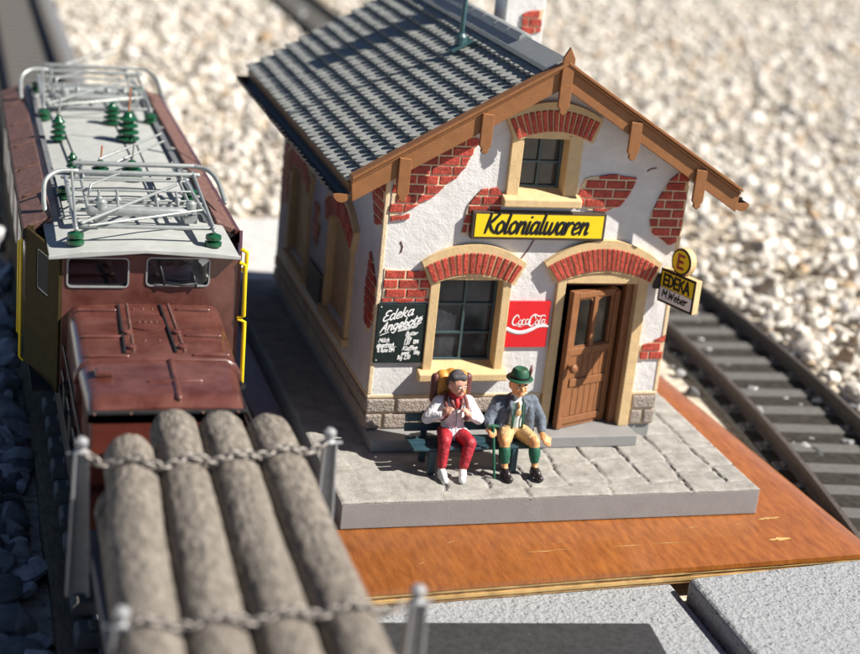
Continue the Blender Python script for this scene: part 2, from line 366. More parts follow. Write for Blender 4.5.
# gravel: one mass of many small loose stones
def stones(name, spots, sizes, z, sub, m, flat=(.55,.9)):
    bm = bmesh.new(); bmesh.ops.create_icosphere(bm, subdivisions=sub, radius=1); bm.verts.ensure_lookup_table()
    base = np.array([v.co[:] for v in bm.verts]); tri = np.array([[v.index for v in f.verts] for f in bm.faces]); bm.free()
    var = []
    for k in range(24):
        s = base.copy()
        for c in range(9):               # chip flats off
            d = rng.normal(size=3); d /= np.linalg.norm(d); h = rng.uniform(.55,.9); q = s@d
            s -= np.outer(np.maximum(q-h,0), d)
        s *= rng.uniform(.75,1.25,3); var.append(s)
    var = np.array(var); n = len(spots); nv = len(base)
    pick = rng.integers(0,24,n); V = var[pick]*np.asarray(sizes)[:,None,None]
    a = rng.uniform(0,2*PI,n); ca, sa = np.cos(a), np.sin(a)
    ti = rng.normal(0,.35,n)
    x = V[:,:,0]*ca[:,None]-V[:,:,1]*sa[:,None]; y = V[:,:,0]*sa[:,None]+V[:,:,1]*ca[:,None]
    zz = V[:,:,2]*rng.uniform(flat[0],flat[1],n)[:,None]
    x2 = x*np.cos(ti)[:,None]-zz*np.sin(ti)[:,None]; z2 = x*np.sin(ti)[:,None]+zz*np.cos(ti)[:,None]
    P = np.stack([x2+spots[:,0:1], y+spots[:,1:2], z2+np.asarray(z)[:,None]],2).reshape(-1,3)
    T = (tri[None]+ (np.arange(n)*nv)[:,None,None]).reshape(-1,3)
    me = bpy.data.meshes.new(name); me.vertices.add(len(P)); me.vertices.foreach_set('co', P.ravel())
    me.loops.add(T.size); me.loops.foreach_set('vertex_index', T.ravel().astype(np.int32))
    me.polygons.add(len(T)); me.polygons.foreach_set('loop_start', (np.arange(len(T))*3).astype(np.int32))
    me.update(calc_edges=True); me.shade_smooth()
    if sub == 2: me.set_sharp_from_angle(angle=math.radians(28))
    me.materials.append(M[m])
    o = bpy.data.objects.new(name, me); COL.objects.link(o); return o
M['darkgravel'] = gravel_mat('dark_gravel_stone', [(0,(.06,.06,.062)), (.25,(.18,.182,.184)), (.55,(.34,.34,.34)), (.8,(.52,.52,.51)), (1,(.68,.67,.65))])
def scatter(x0,x1,y0,y1,d,keep):
    n = int((x1-x0)*(y1-y0)*d); p = np.stack([rng.uniform(x0,x1,n), rng.uniform(y0,y1,n)],1)
    k = keep(p[:,0],p[:,1]); return p[k]
tx = np.vectorize(track_x)
def free(x,y):
    t = np.abs(x-tx(y))
    board = (x>-3.75)&(x<5.15+.05*y)&(y>-4.2)&(y<8.7)
    slab = (x>-4.3)&(x<.9)&(y>8.6)&(y<15.4)
    left = (x>-7.1)&(x<-3.6)&(y<12)
    beam = (x>-7.75)&(x<-6.9)&(y<30)
    back = (np.abs(x+6.1)<1.45)|((x>4)&(x<tx(y))&(y<9))
    front = (x>-4.1)&(x<8.)&(y<-3.2)
    return (t>1.55)&~front&~board&~slab&~left&~beam&~back
def inview(x,y):          # only the wedge of ground the photograph could see, with a margin to both sides
    return (x > -15-.12*np.maximum(y,0)) & (x < 11+.70*(y+6))
near = scatter(-18,34,-8,24,15., lambda x,y: free(x,y)&inview(x,y))
far = scatter(-26,72,24,88,8., lambda x,y: free(x,y)&inview(x,y))
sz = rng.lognormal(math.log(.125),.45,len(near)).clip(.07,.36); sf = rng.lognormal(math.log(.155),.42,len(far)).clip(.1,.5)
bank = lambda p: .28*np.clip((p[:,0]-tx(p[:,1])-1.6)/2.2,0,1)
zn = GZ+sz*.35+bank(near)+rng.uniform(0,.14,len(near)); zf = GZ+sf*.4+rng.uniform(0,.14,len(far))
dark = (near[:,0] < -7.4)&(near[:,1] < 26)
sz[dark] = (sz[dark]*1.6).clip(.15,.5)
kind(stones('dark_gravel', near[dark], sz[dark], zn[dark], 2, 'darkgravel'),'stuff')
near, sz, zn = near[~dark], sz[~dark], zn[~dark]
allp = np.vstack([near,far])
fo = (near[:,0]>5)&(near[:,1]<13)
kind(stones('gravel', near[fo], sz[fo], zn[fo], 2, 'gravel'),'stuff')
near, sz, zn = near[~fo], sz[~fo], zn[~fo]; allp = np.vstack([near,far])
kind(stones('gravel', allp, np.concatenate([sz,sf]), np.concatenate([zn,zf]), 1, 'gravel'),'stuff')
# ballast: sparser stones in the track bed on the right, coloured dark for the shadow between sleepers
bl = scatter(2,11,-9,60,2.2, lambda x,y: (np.abs(x-tx(y))<1.7)&~((x<5.15+.05*y)&(y>-4.2)&(y<8.7)))
sb = rng.lognormal(math.log(.11),.3,len(bl)).clip(.06,.2)
kind(stones('ballast', bl, sb, GZ+sb*.3, 2, 'darkgravel'),'stuff')

M['bedshade'] = mat('track_shade', (.045,.04,.035), .95, .4, 6, bump=.6, bscale=10, spec=.1)  # dark sheets under the tracks put the shadow between sleepers into colour
for cx_, hw in ((track_x,1.5),(lambda y:-6.1,1.35)):
    mb = MB(); n_ = 60; vs = []
    for i in range(n_+1):
        y = -14+78*i/n_; vs += [(cx_(y)-hw,y,GZ+.075),(cx_(y)+hw,y,GZ+.075)]
    mb.add(vs,[(2*i,2*i+1,2*i+3,2*i+2) for i in range(n_)]); kind(mb.build('track_shade','bedshade'),'structure')
# ------------------------------------------------------------------ the track on the right
def railway(name, label, cx, y0, y1, gauge, ztop, pitch, slen, sw, group=None):
    t = thing(name, label, 'railway track', (cx(0),0,GZ))
    prof = [(-.11,0),(.11,0),(.11,.03),(.022,.06),(.022,.20),(.05,.215),(.05,.262),(.042,.27),(-.042,.27),(-.05,.262),(-.05,.215),(-.022,.20),(-.022,.06),(-.11,.03)]
    for s in (-1,1):
        mb = MB(); n = 46; rows = []
        for i in range(n+1):
            y = y0+(y1-y0)*(i/n)**1.3; c = cx(y); d = (cx(y+.05)-cx(y-.05))/.1
            rows.append([(c+s*gauge/2+p[0], y-d*(s*gauge/2+p[0]), ztop-.27+p[1]) for p in prof])
        k = len(prof); vs = [p for r in rows for p in r]
        mb.add(vs, [(i*k+j, i*k+(j+1)%k, (i+1)*k+(j+1)%k, (i+1)*k+j) for i in range(n) for j in range(k)]+[tuple(range(k)), tuple(range(n*k+k-1,n*k-1,-1))])
        mb.build('rail','rail',t)
    proto = None; y = y0+.3; i = 0
    while y < y1 and i < 98:
        if proto is None:
            mb = MB(); mb.prism([(-slen/2,-.2),(slen/2,-.2),(slen/2,-.05),(slen/2-.05,0),(-slen/2+.05,0),(-slen/2,-.05)], -sw/2, sw/2)
            for s in (-1,1):
                for q in (-1,1): mb.box((s*gauge/2+q*.17-.05,-.1,0.001),(s*gauge/2+q*.17+.05,.1,.055))
            o = mb.build('sleeper','sleeper',None,bevel=.02); proto = o
        else:
            o = proto.copy(); COL.objects.link(o)
        o.parent = t; o.matrix_parent_inverse = Matrix.Translation(-Vector(t.location))
        d = (cx(y+.05)-cx(y-.05))/.1
        o.location = (cx(y)+random.uniform(-.015,.015), y, ztop-.27-.004); o.rotation_euler = (0,0,-math.atan(d)+random.uniform(-.012,.012))
        y += pitch; i += 1
    return t
railway('railway_track','weathered dark railway track with pale grey sleepers curving past the gravel on the right', track_x, -9, 62, 2.0, -.66, .91, 2.75, .37)
railway('railway_track','shaded grey railway track running straight under and behind the brown locomotive', lambda y: -6.1, -15, 62, 1.7, -.08, .83, 2.5, .40)
mb = MB(); mb.box((-7.05,-16,-1.3),(-4.4,60,-.55)); kind(mb.build('track_bed','bed'),'structure')
# timber strips along the left track
def plank(x, y0, y1, w, h, z, label):
    mb = MB(); n = 40
    rows = [[(x+w*(a-.5)+.05*noise.noise((y*.5,a,x)), y, z-h+h*b+.05*noise.noise((y*.7,a*3,b*2+x))) for a,b in ((0,0),(1,0),(1,.85),(.85,1),(.15,1),(0,.85))] for y in [y0+(y1-y0)*i/n for i in range(n+1)]]
    vs = [p for r in rows for p in r]; k = 6
    mb.add(vs, [(i*k+j, i*k+(j+1)%k, (i+1)*k+(j+1)%k, (i+1)*k+j) for i in range(n) for j in range(k)]+[tuple(range(k)), tuple(range(n*k+k-1,n*k-1,-1))])
    return tag(mb.build('timber_beam','timber',smooth='auto'), label, 'timber beam')
plank(-7.32,-11,30,.48,.34,-.74,'long weathered timber beam between the dark stones and the left track')

# ------------------------------------------------------------------ paving slabs and blocks round the board
def block(name, label, cat, poly, z0, z1, m, bev=.09, group=None, rough=.02, cell=.09):
    """a cast block: outline poly, rounded top edge, slightly rough top face"""
    mb = MB(); mb.prism(poly, z0, z1, 'z')
    return tag(mb.build(name, m, bevel=bev, seg=4), label, cat, group)
block('paving_slab','pale concrete slab behind the store, half in its shadow','slab',[(-4.3,8.75),(.9,8.75),(.9,15.3),(-4.3,15.3)],-1.3,-.72,'pslab',.05)
block('concrete_block','rough grey concrete block with rounded corner beside the front right of the board','concrete block',[(1.42,-4.06),(1.34,-9.5),(7.2,-9.5),(7.2,-3.46)],-1.5,-.46,'granite',.10,'concrete blocks in front of the board')
block('concrete_block','flat grey concrete block under the dark slab in front of the board','concrete block',[(-3.9,-3.6),(-3.9,-9.5),(1.27,-9.5),(1.35,-3.5)],-1.5,-.735,'granite',.07,'concrete blocks in front of the board')
mb = MB(); T = Matrix.Translation((-1.1,-4.86,-.734)) @ Matrix.Rotation(math.radians(-6.5),4,'Z')
mb.box((-2.6,-2.2,0),(1.53,0,.14),T)
tag(mb.build('rubber_slab','rubber',bevel=.03),'dark scuffed flat slab lying on the grey concrete in front','slab')

# ------------------------------------------------------------------ the varnished plywood board under everything
bt = thing('plywood_board','varnished orange brown plywood board carrying the platform and store','board',(0,0,-.73))
SK = .048
def bx(x,y): return (x-SK*y, y+SK*x)     # the board lies a little turned under the house
def board_layer(z0,z1,inset,r=0.):
    x0,x1,y0,y1 = -3.75+inset,4.83-inset,-3.88+inset,8.55
    return [bx(x0,y0),bx(x1,y0),bx(x1,y1),bx(x0,y1)]
top = MB(); x0,x1,y0,y1 = -3.75,4.85,-3.86,8.55
prof = [(x0,-.56),(x0,-.47),(x0+.02,-.454),(x1-.62,-.454),(x1-.45,-.46),(x1-.28,-.48),(x1-.14,-.515),(x1-.05,-.565),(x1,-.64),(x1,-.66),(x0,-.66)]
prof = [(x0,-.53),(x0,-.47),(x0+.02,-.456),(x1-.62,-.456),(x1-.47,-.463),(x1-.32,-.482),(x1-.18,-.515),(x1-.08,-.56),(x1-.02,-.61),(x1,-.66),(x1-.05,-.67),(x1-.2,-.53)]
vs = []; ny = 24
for j in range(ny+1):
    y = y0+(y1-y0)*j/ny
    vs += [(*bx(p[0],y),p[1]) for p in prof]
k = len(prof)
top.add(vs,[(j*k+i,j*k+(i+1)%k,(j+1)*k+(i+1)%k,(j+1)*k+i) for j in range(ny) for i in range(k)]+[tuple(range(k)),tuple(range(ny*k+k-1,ny*k-1,-1))])
top.build('veneer','wood',bt,smooth='auto',angle=50)
mb = MB()
for (x,y,l,a_) in ((3.62,-2.35,.42,.1),(3.45,-3.05,.40,.05),(2.9,-3.0,.16,.6),(.9,-3.05,.5,.03),(1.6,-3.02,.7,.02),(-.4,-3.1,.8,.04),(4.2,-1.6,.12,1.2),(2.2,-2.55,.2,.2),(-1.8,-2.7,.14,.5),(3.0,-2.5,.12,.2),(-2.4,-3.3,.1,.4)):
    n_ = 9; P = [(x+math.cos(a_)*l*(i/n_-.5)+.012*noise.noise((i*.9,x,y)), y+math.sin(a_)*l*(i/n_-.5)+.02*noise.noise((i*.7,y,x))) for i in range(n_+1)]
    wd = (.055 if y < -2.3 and x > 3.3 else .012)
    W2 = [wd*(.3+abs(noise.noise((i*1.7,x*3,1)))*1.4)*math.sin(PI*(i+.3)/(n_+.6)) for i in range(n_+1)]
    k = len(mb.v); mb.v += [(p[0],p[1]+w_,-.4525) for p,w_ in zip(P,W2)]+[(p[0],p[1]-w_,-.4525) for p,w_ in zip(P,W2)]
    mb.f += [(k+i,k+i+1,k+n_+2+i,k+n_+1+i) for i in range(n_)]
mb.build('scuff','ply1',bt)
zz = -.531
for i,(h,m,ins) in enumerate(((.045,'ply1',.012),(.05,'ply2',.03),(.05,'ply1',.01),(.05,'ply2',.025),)):
    mb = MB(); x0,x1,y0,y1 = -3.75+ins,4.60,-3.86+ins,8.54
    pts = [bx(x0,y0)]+[bx(x0+(x1-x0)*j/30, y0+.012*noise.noise((j*1.3,i,0))) for j in range(1,30)]+[bx(x1,y0),bx(x1,y1),bx(x0,y1)]
    mb.prism(pts, zz-h+.002, zz, 'z'); mb.build('ply_layer',m,bt); zz -= h

# ------------------------------------------------------------------ the paved platform
pt = thing('paved_platform','grey cast platform with worn flagstones under the store','platform',(0,0,-.45))
PX0,PX1,PY0,PY1 = -3.362,3.474,-2.188,8.25
mb = MB(); mb.box((PX0,PY0,-.452),(PX1,PY1,-.03)); mb.build('platform_side','slabside',pt,bevel=.02)
def pave_h(x,y):
    h = .012*noise.noise((x*2.2,y*2.2,1))+.006*noise.noise((x*7,y*7,4))
    wx = x+.07*noise.noise((x*1.5,y*1.5,7))+.035*noise.noise((x*5,y*5,3)); wy = y+.09*noise.noise((x*1.5,y*1.5,17))+.03*noise.noise((x*5,y*5,13))
    if y < PY0+.33: 
        c = (wx+30.33)/1.36; dx = abs(c-round(c))*1.36; dy = 9 if y < PY0+.25 else abs(wy-PY0-.33); wid = .022
    else:
        c = (wx+30)/.66; i = math.floor(c); dx = min(c-i,1-(c-i))*.66
        d = (wy+30+(.37 if i%2 else 0)+.13*math.sin(i*2.3))/.74; dy = min(d-math.floor(d),1-(d-math.floor(d)))*.74; wid = .02
        h += .012*noise.noise((i*7.7,math.floor(d)*5.3,2))
    d = min(dx,dy)
    vis = .45+.55*min(1,max(0,(noise.noise((x*.8,y*.8,9))+.55)*1.6))
    if x < -1.7: vis *= .15
    h -= vis*.06*max(0,1-d/(wid*1.7))**.7
    e = min(x-PX0, PX1-x, y-PY0, PY1-y)
    if e < .04: h -= .02*(1-e/.04)**2
    return h
mb = MB(); cs = .031
def grid(xa,xb,ya,yb):
    nx = max(1,round((xb-xa)/cs)); ny = max(1,round((yb-ya)/cs)); vs = []
    for j in range(ny+1):
        for i in range(nx+1):
            x = xa+(xb-xa)*i/nx; y = ya+(yb-ya)*j/ny; vs.append((x,y,pave_h(x,y)))
    k = nx+1
    mb.add(vs,[(j*k+i,j*k+i+1,(j+1)*k+i+1,(j+1)*k+i) for j in range(ny) for i in range(nx)])
grid(PX0,PX1,PY0,.02); grid(2.4,PX1,.02,PY1); grid(PX0,-2.4,.02,PY1)
mb.add([(PX0,PY0,-.04),(PX1,PY0,-.04),(PX1,PY1,-.04),(PX0,PY1,-.04)],[(0,1,2,3)])
# close the rim so the top sits on the block
nrim = 220
for (a,b) in (((PX0,PY0),(PX1,PY0)),((PX1,PY0),(PX1,PY1)),((PX0,PY0),(PX0,PY1))):
    vs = []
    for i in range(nrim+1):
        x = a[0]+(b[0]-a[0])*i/nrim; y = a[1]+(b[1]-a[1])*i/nrim; vs += [(x,y,pave_h(x,y)),(x,y,-.04)]
    mb.add(vs,[(2*i,2*i+2,2*i+3,2*i+1) for i in range(nrim)])
mb.build('flagstones','pave',pt,smooth='auto',angle=60)

# ================================================================== the store
house = thing('village_store','small white plastered store with exposed red brick and grey tiled gable roof','house',(0,0,0))
HW, HD = 2.5, 7.7; ZP, ZB = .766, .2
RZ, RS = 6.18, .587                    # ridge height and slope of the wall top
wz = lambda x: 6.10-.587*abs(x)
# --- the base: a step slab, then two courses of rough stone
mb = MB(); mb.box((-2.5,-.468,.0),(2.057,0.05,.2)); mb.build('step','slabside',house,bevel=.02)
mb = MB(); mb.box((-2.47,.03,-.02),(2.47,HD,.21)); mb.build('base','slabside',house)
st = MB(); st.box((-2.49,.012,.2),(.44,.3,ZP-.03)); st.box((2.04,.012,.2),(2.49,.3,ZP-.03)); st.box((-2.49,.3,.2),(-2.2,HD-.01,ZP-.03)); st.box((2.2,.3,.2),(2.49,HD-.01,ZP-.03))
st.build('plinth_joints','mortar',house)
st = MB()
def course(z0,z1,a,b,first,side):
    x = a; L = first
    while x < b-.02:
        x2 = min(b, x+L); 
        if b-x2 < .15: x2 = b
        if side == 'f': st.box((x+.018,-.03-random.uniform(0,.015),z0+.015),(x2-.018,.1,z1-.015))
        elif side == 'l': st.box((-2.53-random.uniform(0,.015),x+.018,z0+.015),(-2.4,x2-.018,z1-.015))
        else: st.box((2.4,x+.018,z0+.015),(2.53+random.uniform(0,.015),x2-.018,z1-.015))
        x = x2; L = random.choice((.5,.58,.62,.46))
for z0,z1,f in ((.2,.475,.30),(.475,.735,.5)):
    course(z0,z1,-2.53,.42,f,'f'); course(z0,z1,2.06,2.53,.24 if f < .4 else .7,'f'); course(z0,z1,.0,HD,f+.1,'l'); course(z0,z1,.0,HD,f,'r')
st.build('plinth_stones','stone',house,bevel=.03,seg=2)
mb = MB(); mb.box((-2.515,-.012,ZP-.035),(.43,.2,ZP+.035)); mb.box((2.05,-.012,ZP-.035),(2.515,.2,ZP+.035)); mb.box((-2.515,.2,ZP-.035),(-2.3,HD,ZP+.035)); mb.box((2.3,.2,ZP-.035),(2.515,HD,ZP+.035))
mb.build('plinth_cap','mortar',house,bevel=.02)
# --- walls
mb = MB()
outer = [(-HW,ZP),(.50,ZP),(.50,ZB),(.52,ZB),(.52,2.85),(1.88,2.85),(1.88,ZB),(2.0,ZB),(2.0,ZP),(HW,ZP),(HW,wz(HW)),(0,wz(0)),(-HW,wz(-HW))]
outer = [(-HW,ZP),(.52,ZP),(.52,2.85),(1.88,2.85),(1.88,ZP),(HW,ZP),(HW,wz(HW)),(0,wz(0)),(-HW,wz(-HW))]
mb.holed(outer,[[(-1.56,1.2),(-.42,1.2),(-.42,2.85),(-1.56,2.85)],[(-.44,4.12),(.36,4.12),(.36,5.15),(-.44,5.15)]],0,.16)
mb.prism([(-HW,ZP),(HW,ZP),(HW,wz(HW)),(0,wz(0)),(-HW,wz(-HW))],HD-.16,HD)
wl = [(.16,ZP),(HD-.16,ZP),(HD-.16,wz(HW)),(.16,wz(HW))]
mb.holed(wl,[[(1.62,1.25),(3.18,1.25),(3.18,2.85),(1.62,2.85)],[(4.98,1.25),(6.5,1.25),(6.5,2.85),(4.98,2.85)]],-HW,-HW+.16,'x')
mb.prism(wl,HW-.16,HW,'x')
mb.build('wall','stucco',house)
mb = MB(); mb.box((-2.3,.2,.21),(2.3,7.5,.26)); mb.box((-2.3,.2,3.5),(2.3,7.5,3.56)); mb.box((-.2,1.6,.26),(-.1,7.4,3.5)); mb.box((-2.3,2.6,.27),(2.3,2.66,3.49)); mb.box((-1.9,1.5,3.57),(1.9,1.56,4.9))
mb.build('interior','dark',house)  # floors and walls added inside so the openings look dark
for xa,xb in ((-2.512,-2.435),(2.44,2.512)):
    mb = MB(); mb.box((xa,-.014,ZP+.04),(xb,.06,4.35)); mb.build('corner_strip','mortar',house,bevel=.015)
# --- exposed brick: patches of brick set in mortar where the plaster has gone
from mathutils import geometry
def px_front(pts): return pts
def clip(poly, x0,x1,z0,z1):
    for ax,val,sg in ((0,x0,1),(0,x1,-1),(1,z0,1),(1,z1,-1)):
        out = []
        for i in range(len(poly)):
            a, b = poly[i-1], poly[i]; ia, ib = (a[ax]-val)*sg >= 0, (b[ax]-val)*sg >= 0
            if ia != ib:
                t = (val-a[ax])/(b[ax]-a[ax]); out.append((a[0]+(b[0]-a[0])*t, a[1]+(b[1]-a[1])*t))
            if ib: out.append(b)
        poly = out
        if len(poly) < 3: return []
    return poly
def area(p): return abs(sum(p[i-1][0]*p[i][1]-p[i][0]*p[i-1][1] for i in range(len(p))))/2
def patch(poly, ax='y', face=0., out=-1, bw=.345, bh=.152, z0=0., parent=None):
    bricks = MB(); bed = MB()
    # roughen the outline
    R = []
    for i in range(len(poly)):
        a, b = Vector(poly[i-1]), Vector(poly[i]); n = max(1,int((b-a).length/.09))
        for j in range(n):
            p = a.lerp(b,j/n); R.append((p.x+.035*noise.noise((p.x*6,p.y*6,face)), p.y+.035*noise.noise((p.x*6,p.y*6,5+face))))
    cx = sum(p[0] for p in R)/len(R); cz = sum(p[1] for p in R)/len(R)
    big = [(cx+(p[0]-cx)*1.0+.025*(1 if p[0]>cx else -1), cz+(p[1]-cz)*1.0+.025*(1 if p[1]>cz else -1)) for p in R]
    bed.prism(R, face-out*.05, face+out*.022, ax)
    k0 = int(min(p[1] for p in R)/bh)-1; k1 = int(max(p[1] for p in R)/bh)+2
    for k in range(k0,k1):
        off = (k%2)*.5*bw+.03*((k*7)%3)
        i0 = int(min(p[0] for p in R)/bw)-2; i1 = int(max(p[0] for p in R)/bw)+2
        for i in range(i0,i1):
            xa = i*bw+off; c = clip(R, xa+.014, xa+bw-.014, k*bh+.0135, (k+1)*bh-.0135)
            if len(c) >= 3 and area(c) > .006:
                h = .036+random.uniform(-.005,.009); bx_ = sum(p[0] for p in c)/len(c); bz_ = sum(p[1] for p in c)/len(c)
                inn = [(p[0]+(bx_-p[0])*.09, p[1]+(bz_-p[1])*.12) for p in c]
                mk = (lambda p,d:(p[0],d,p[1])) if ax == 'y' else (lambda p,d:(d,p[0],p[1]))
                n = len(c)
                bricks.add([mk(p,face) for p in c]+[mk(p,face+out*h*.75) for p in c]+[mk(p,face+out*h) for p in inn],
                    [(a,(a+1)%n,n+(a+1)%n,n+a) for a in range(n)]+[(n+a,n+(a+1)%n,2*n+(a+1)%n,2*n+a) for a in range(n)]+[tuple(range(2*n,3*n))])
    if parent is None:
        b_ = bed.build('exposed_brickwork','mortar',house); bricks.build('bricks','brick',b_)
    else: bricks.v += []; bed.build('brick_bed','mortar',parent); bricks.build('exposed_brick','brick',parent)
patch([(-2.42,3.72),(-2.42,4.52),(-1.18,5.25),(-1.12,4.95),(-1.28,4.55),(-1.42,4.38),(-1.75,4.08),(-1.98,3.92),(-2.2,3.82)])
patch([(-1.25,3.48),(-1.18,3.95),(-.98,4.2),(-.74,4.23),(-.62,4.1),(-.64,3.86),(-.9,3.8),(-1.05,3.6),(-1.1,3.48)])
patch([(.60,4.1),(.66,4.3),(.72,4.42),(1.1,4.5),(1.36,4.48),(1.58,4.44),(1.5,4.2),(1.36,3.98),(1.1,3.9),(.85,3.93),(.7,3.98)])
patch([(2.16,4.42),(2.3,4.56),(2.49,4.58),(2.49,3.86),(2.44,3.42),(2.3,3.34),(2.12,3.48),(1.95,3.56),(1.90,3.78),(2.0,4.12)])
patch([(-2.42,2.36),(-2.42,2.92),(-1.95,2.86),(-1.74,2.9),(-1.66,2.68),(-1.66,2.38),(-1.9,2.36)])
patch([(2.10,1.36),(2.08,1.62),(2.26,1.66),(2.50,1.80),(2.50,1.36),(2.35,1.40)])
patch([(.06,1.75),(.1,2.75),(.5,3.1),(.1,3.75),(-.02,3.9),(.02,3.0)][:0] or [(-2.42,3.66),(-2.42,3.73),(-2.1,3.80),(-2.1,3.72)])
for P in ([(.02,2.1),(.02,2.6),(.5,3.0),(.62,2.6),(.55,1.9),(.3,1.75)],[(4.05,2.3),(4.2,2.75),(4.5,2.7),(4.6,2.2),(4.3,1.9)],[(.02,3.6),(.02,4.3),(1.0,4.35),(.7,3.95),(.4,3.5)],[(6.9,2.0),(6.8,2.9),(7.3,3.2),(7.6,2.5),(7.4,1.9)]):
    patch(P,'x',-HW,-1)
# cracks in the plaster
mb = MB()
for pts in ([(-.005,-.003,3.43),(-.07,-.003,3.30),(-.11,-.003,3.22),(-.2,-.003,3.09)],[(-2.2,-.003,3.34),(-2.16,-.003,3.25),(-2.18,-.003,3.16)],[(1.9,-.003,4.62),(1.8,-.003,4.60),(1.75,-.003,4.56)]):
    mb.tube(pts,[.012]*len(pts),5)
mb.build('crack','strap',house)
# --- arched openings
def arched(parent, x0,x1,zl,zm, X0,X1,ZL,ZM, n, cap, Tf, bm_='brick'):
    """lintel: bricks standing between a lower and an upper bow, mortar behind, a cream hood on top. Tf maps (x, depth, z)"""
    lo = lambda t: (x0+(x1-x0)*t, zl+(zm-zl)*(1-(2*t-1)**2)); up = lambda t: (X0+(X1-X0)*t, ZL+(ZM-ZL)*(1-(2*t-1)**2))
    NS = 26; ts = [i/NS for i in range(NS+1)]
    b = MB()
    pl = [lo(t) for t in ts]+[up(t) for t in reversed(ts)]
    # mortar behind as quads
    def strip(mb, f0, f1, d0, d1):
        for i in range(NS):
            q = [f0(ts[i]),f0(ts[i+1]),f1(ts[i+1]),f1(ts[i])]
            vs = [Tf(p[0],d0,p[1]) for p in q]+[Tf(p[0],d1,p[1]) for p in q]
            k = len(mb.v); mb.v += [tuple(v) for v in vs]
            fs = [(0,1,2,3),(7,6,5,4),(0,4,5,1),(2,6,7,3)]+([(3,7,4,0)] if i == 0 else [])+([(1,5,6,2)] if i == NS-1 else [])
            mb.f += [tuple(a+k for a in f) for f in fs]
    e = .035
    lo2 = lambda t: (lo(t)[0]+(t-.5)*.08, lo(t)[1]-e); up2 = lambda t: (up(t)[0]+(t-.5)*.1, up(t)[1]+e+cap*(.25+.75*(1-(2*t-1)**2)))
    hd = MB(); strip(hd, lo2, up2, .0, .10); L = hd.build('lintel','cream',parent,smooth='auto'); 
    br = MB()
    for i in range(n):
        a, c = (i+.16)/n, (i+.84)/n
        q = [lo(a),lo(c),up(c),up(a)]; dd = .122+random.uniform(-.006,.006)
        m = (sum(p[0] for p in q)/4, sum(p[1] for p in q)/4); inn = [(p[0]+(m[0]-p[0])*.14, p[1]+(m[1]-p[1])*.06) for p in q]
        br.add([Tf(p[0],.05,p[1]) for p in q]+[Tf(p[0],dd-.008,p[1]) for p in q]+[Tf(p[0],dd,p[1]) for p in inn],
            [(0,1,2,3),(0,1,5,4),(1,2,6,5),(2,3,7,6),(3,0,4,7),(4,5,9,8),(5,6,10,9),(6,7,11,10),(7,4,8,11),(8,9,10,11)])
    br.build('lintel_brick',bm_,L)
    return L
Ff = lambda x,d,z: (x,-d,z)
def window_front(xo0,xo1,xi0,xi1,zs,zt,sill,cols,rows,pane_y=.19):
    f = MB()
    f.box((xo0,-.075,zs),(xi0,.2,zt)); f.box((xi1,-.075,zs),(xo1,.2,zt)); f.box((xi0,-.07,zt-.06),(xi1,.2,zt+.1))
    fr = f.build('window','cream',house,bevel=.012)
    s = MB(); s.prism([(-.19,zs-.13),(-.19,zs+.0),(-.1,zs+.03),(.2,zs+.12),(.2,zs-.13)],sill[0],sill[1],'x'); s.build('sill','cream',fr,bevel=.02)
    p = MB(); p.box((xi0-.02,pane_y+.03,zs+.05),(xi1+.02,pane_y+.04,zt)); p.build('pane','pane',fr)
    b = MB(); w = .022; za = zs+.1; zb = zt-.06
    b.box((xi0,pane_y-.02,za),(xi0+.045,pane_y+.025,zb)); b.box((xi1-.045,pane_y-.02,za),(xi1,pane_y+.025,zb)); b.box((xi0+.045,pane_y-.019,za),(xi1-.045,pane_y+.024,za+.05)); b.box((xi0+.045,pane_y-.019,zb-.04),(xi1-.045,pane_y+.024,zb))
    for i in range(1,cols): xx = xi0+(xi1-xi0)*i/cols; b.box((xx-w,pane_y-.012,za+.05),(xx+w,pane_y+.022,zb-.04))
    for j in range(1,rows):
        zz_ = za+(zb-za)*j/rows; b.box((xi0+.045,pane_y-.008,zz_-w),(xi1-.045,pane_y+.018,zz_+w))
    b.build('muntins','muntin',fr,bevel=.006)
    return fr
window_front(-1.665,-.325,-1.51,-.47,1.20,2.80,(-1.74,-.25),2,3)
arched(house,-1.64,-.33,2.70,2.86,-1.79,-.17,2.97,3.20,14,.10,Ff)
window_front(-.60,.575,-.40,.345,4.10,5.10,(-.66,.64),2,2)
arched(house,-.53,.68,5.03,5.17,-.70,.80,5.32,5.50,15,.09,Ff)
# door
f = MB(); f.box((.45,-.08,.2),(.60,.22,2.80)); f.box((1.85,-.08,.2),(2.03,.22,2.80)); f.box((.60,-.075,2.70),(1.85,.22,2.88)); df = f.build('door_frame','cream',house,bevel=.012)
f = MB(); f.box((1.72,.06,.21),(1.845,.24,2.70)); f.box((.605,.15,2.60),(1.72,.23,2.695)); f.build('inner_frame','door',df,bevel=.01)
arched(house,.44,2.04,2.74,2.93,.235,2.165,2.99,3.30,22,.10,Ff)
dr_w = 1.04; ang = math.atan2(.205+.175,1.70-.70)
T = Matrix.Translation((.690,-.185,.215)) @ Matrix.Rotation(ang,4,'Z')
DW, DH = 1.055, 2.38
d = MB(); d.holed([(0,0),(DW,0),(DW,DH-.08),(DW*.86,DH),(DW*.74,DH-.03),(.02,DH),(0,DH)],[[(.17,1.42),(.47,1.42),(.47,2.16),(.42,2.22),(.17,2.22)],[(.585,1.42),(.885,1.42),(.885,2.22),(.66,2.22),(.585,2.16)]],0,.075)
d.v = [tuple(T@Vector(v)) for v in d.v]; dr = d.build('door','door',house,bevel=.008)
d = MB()
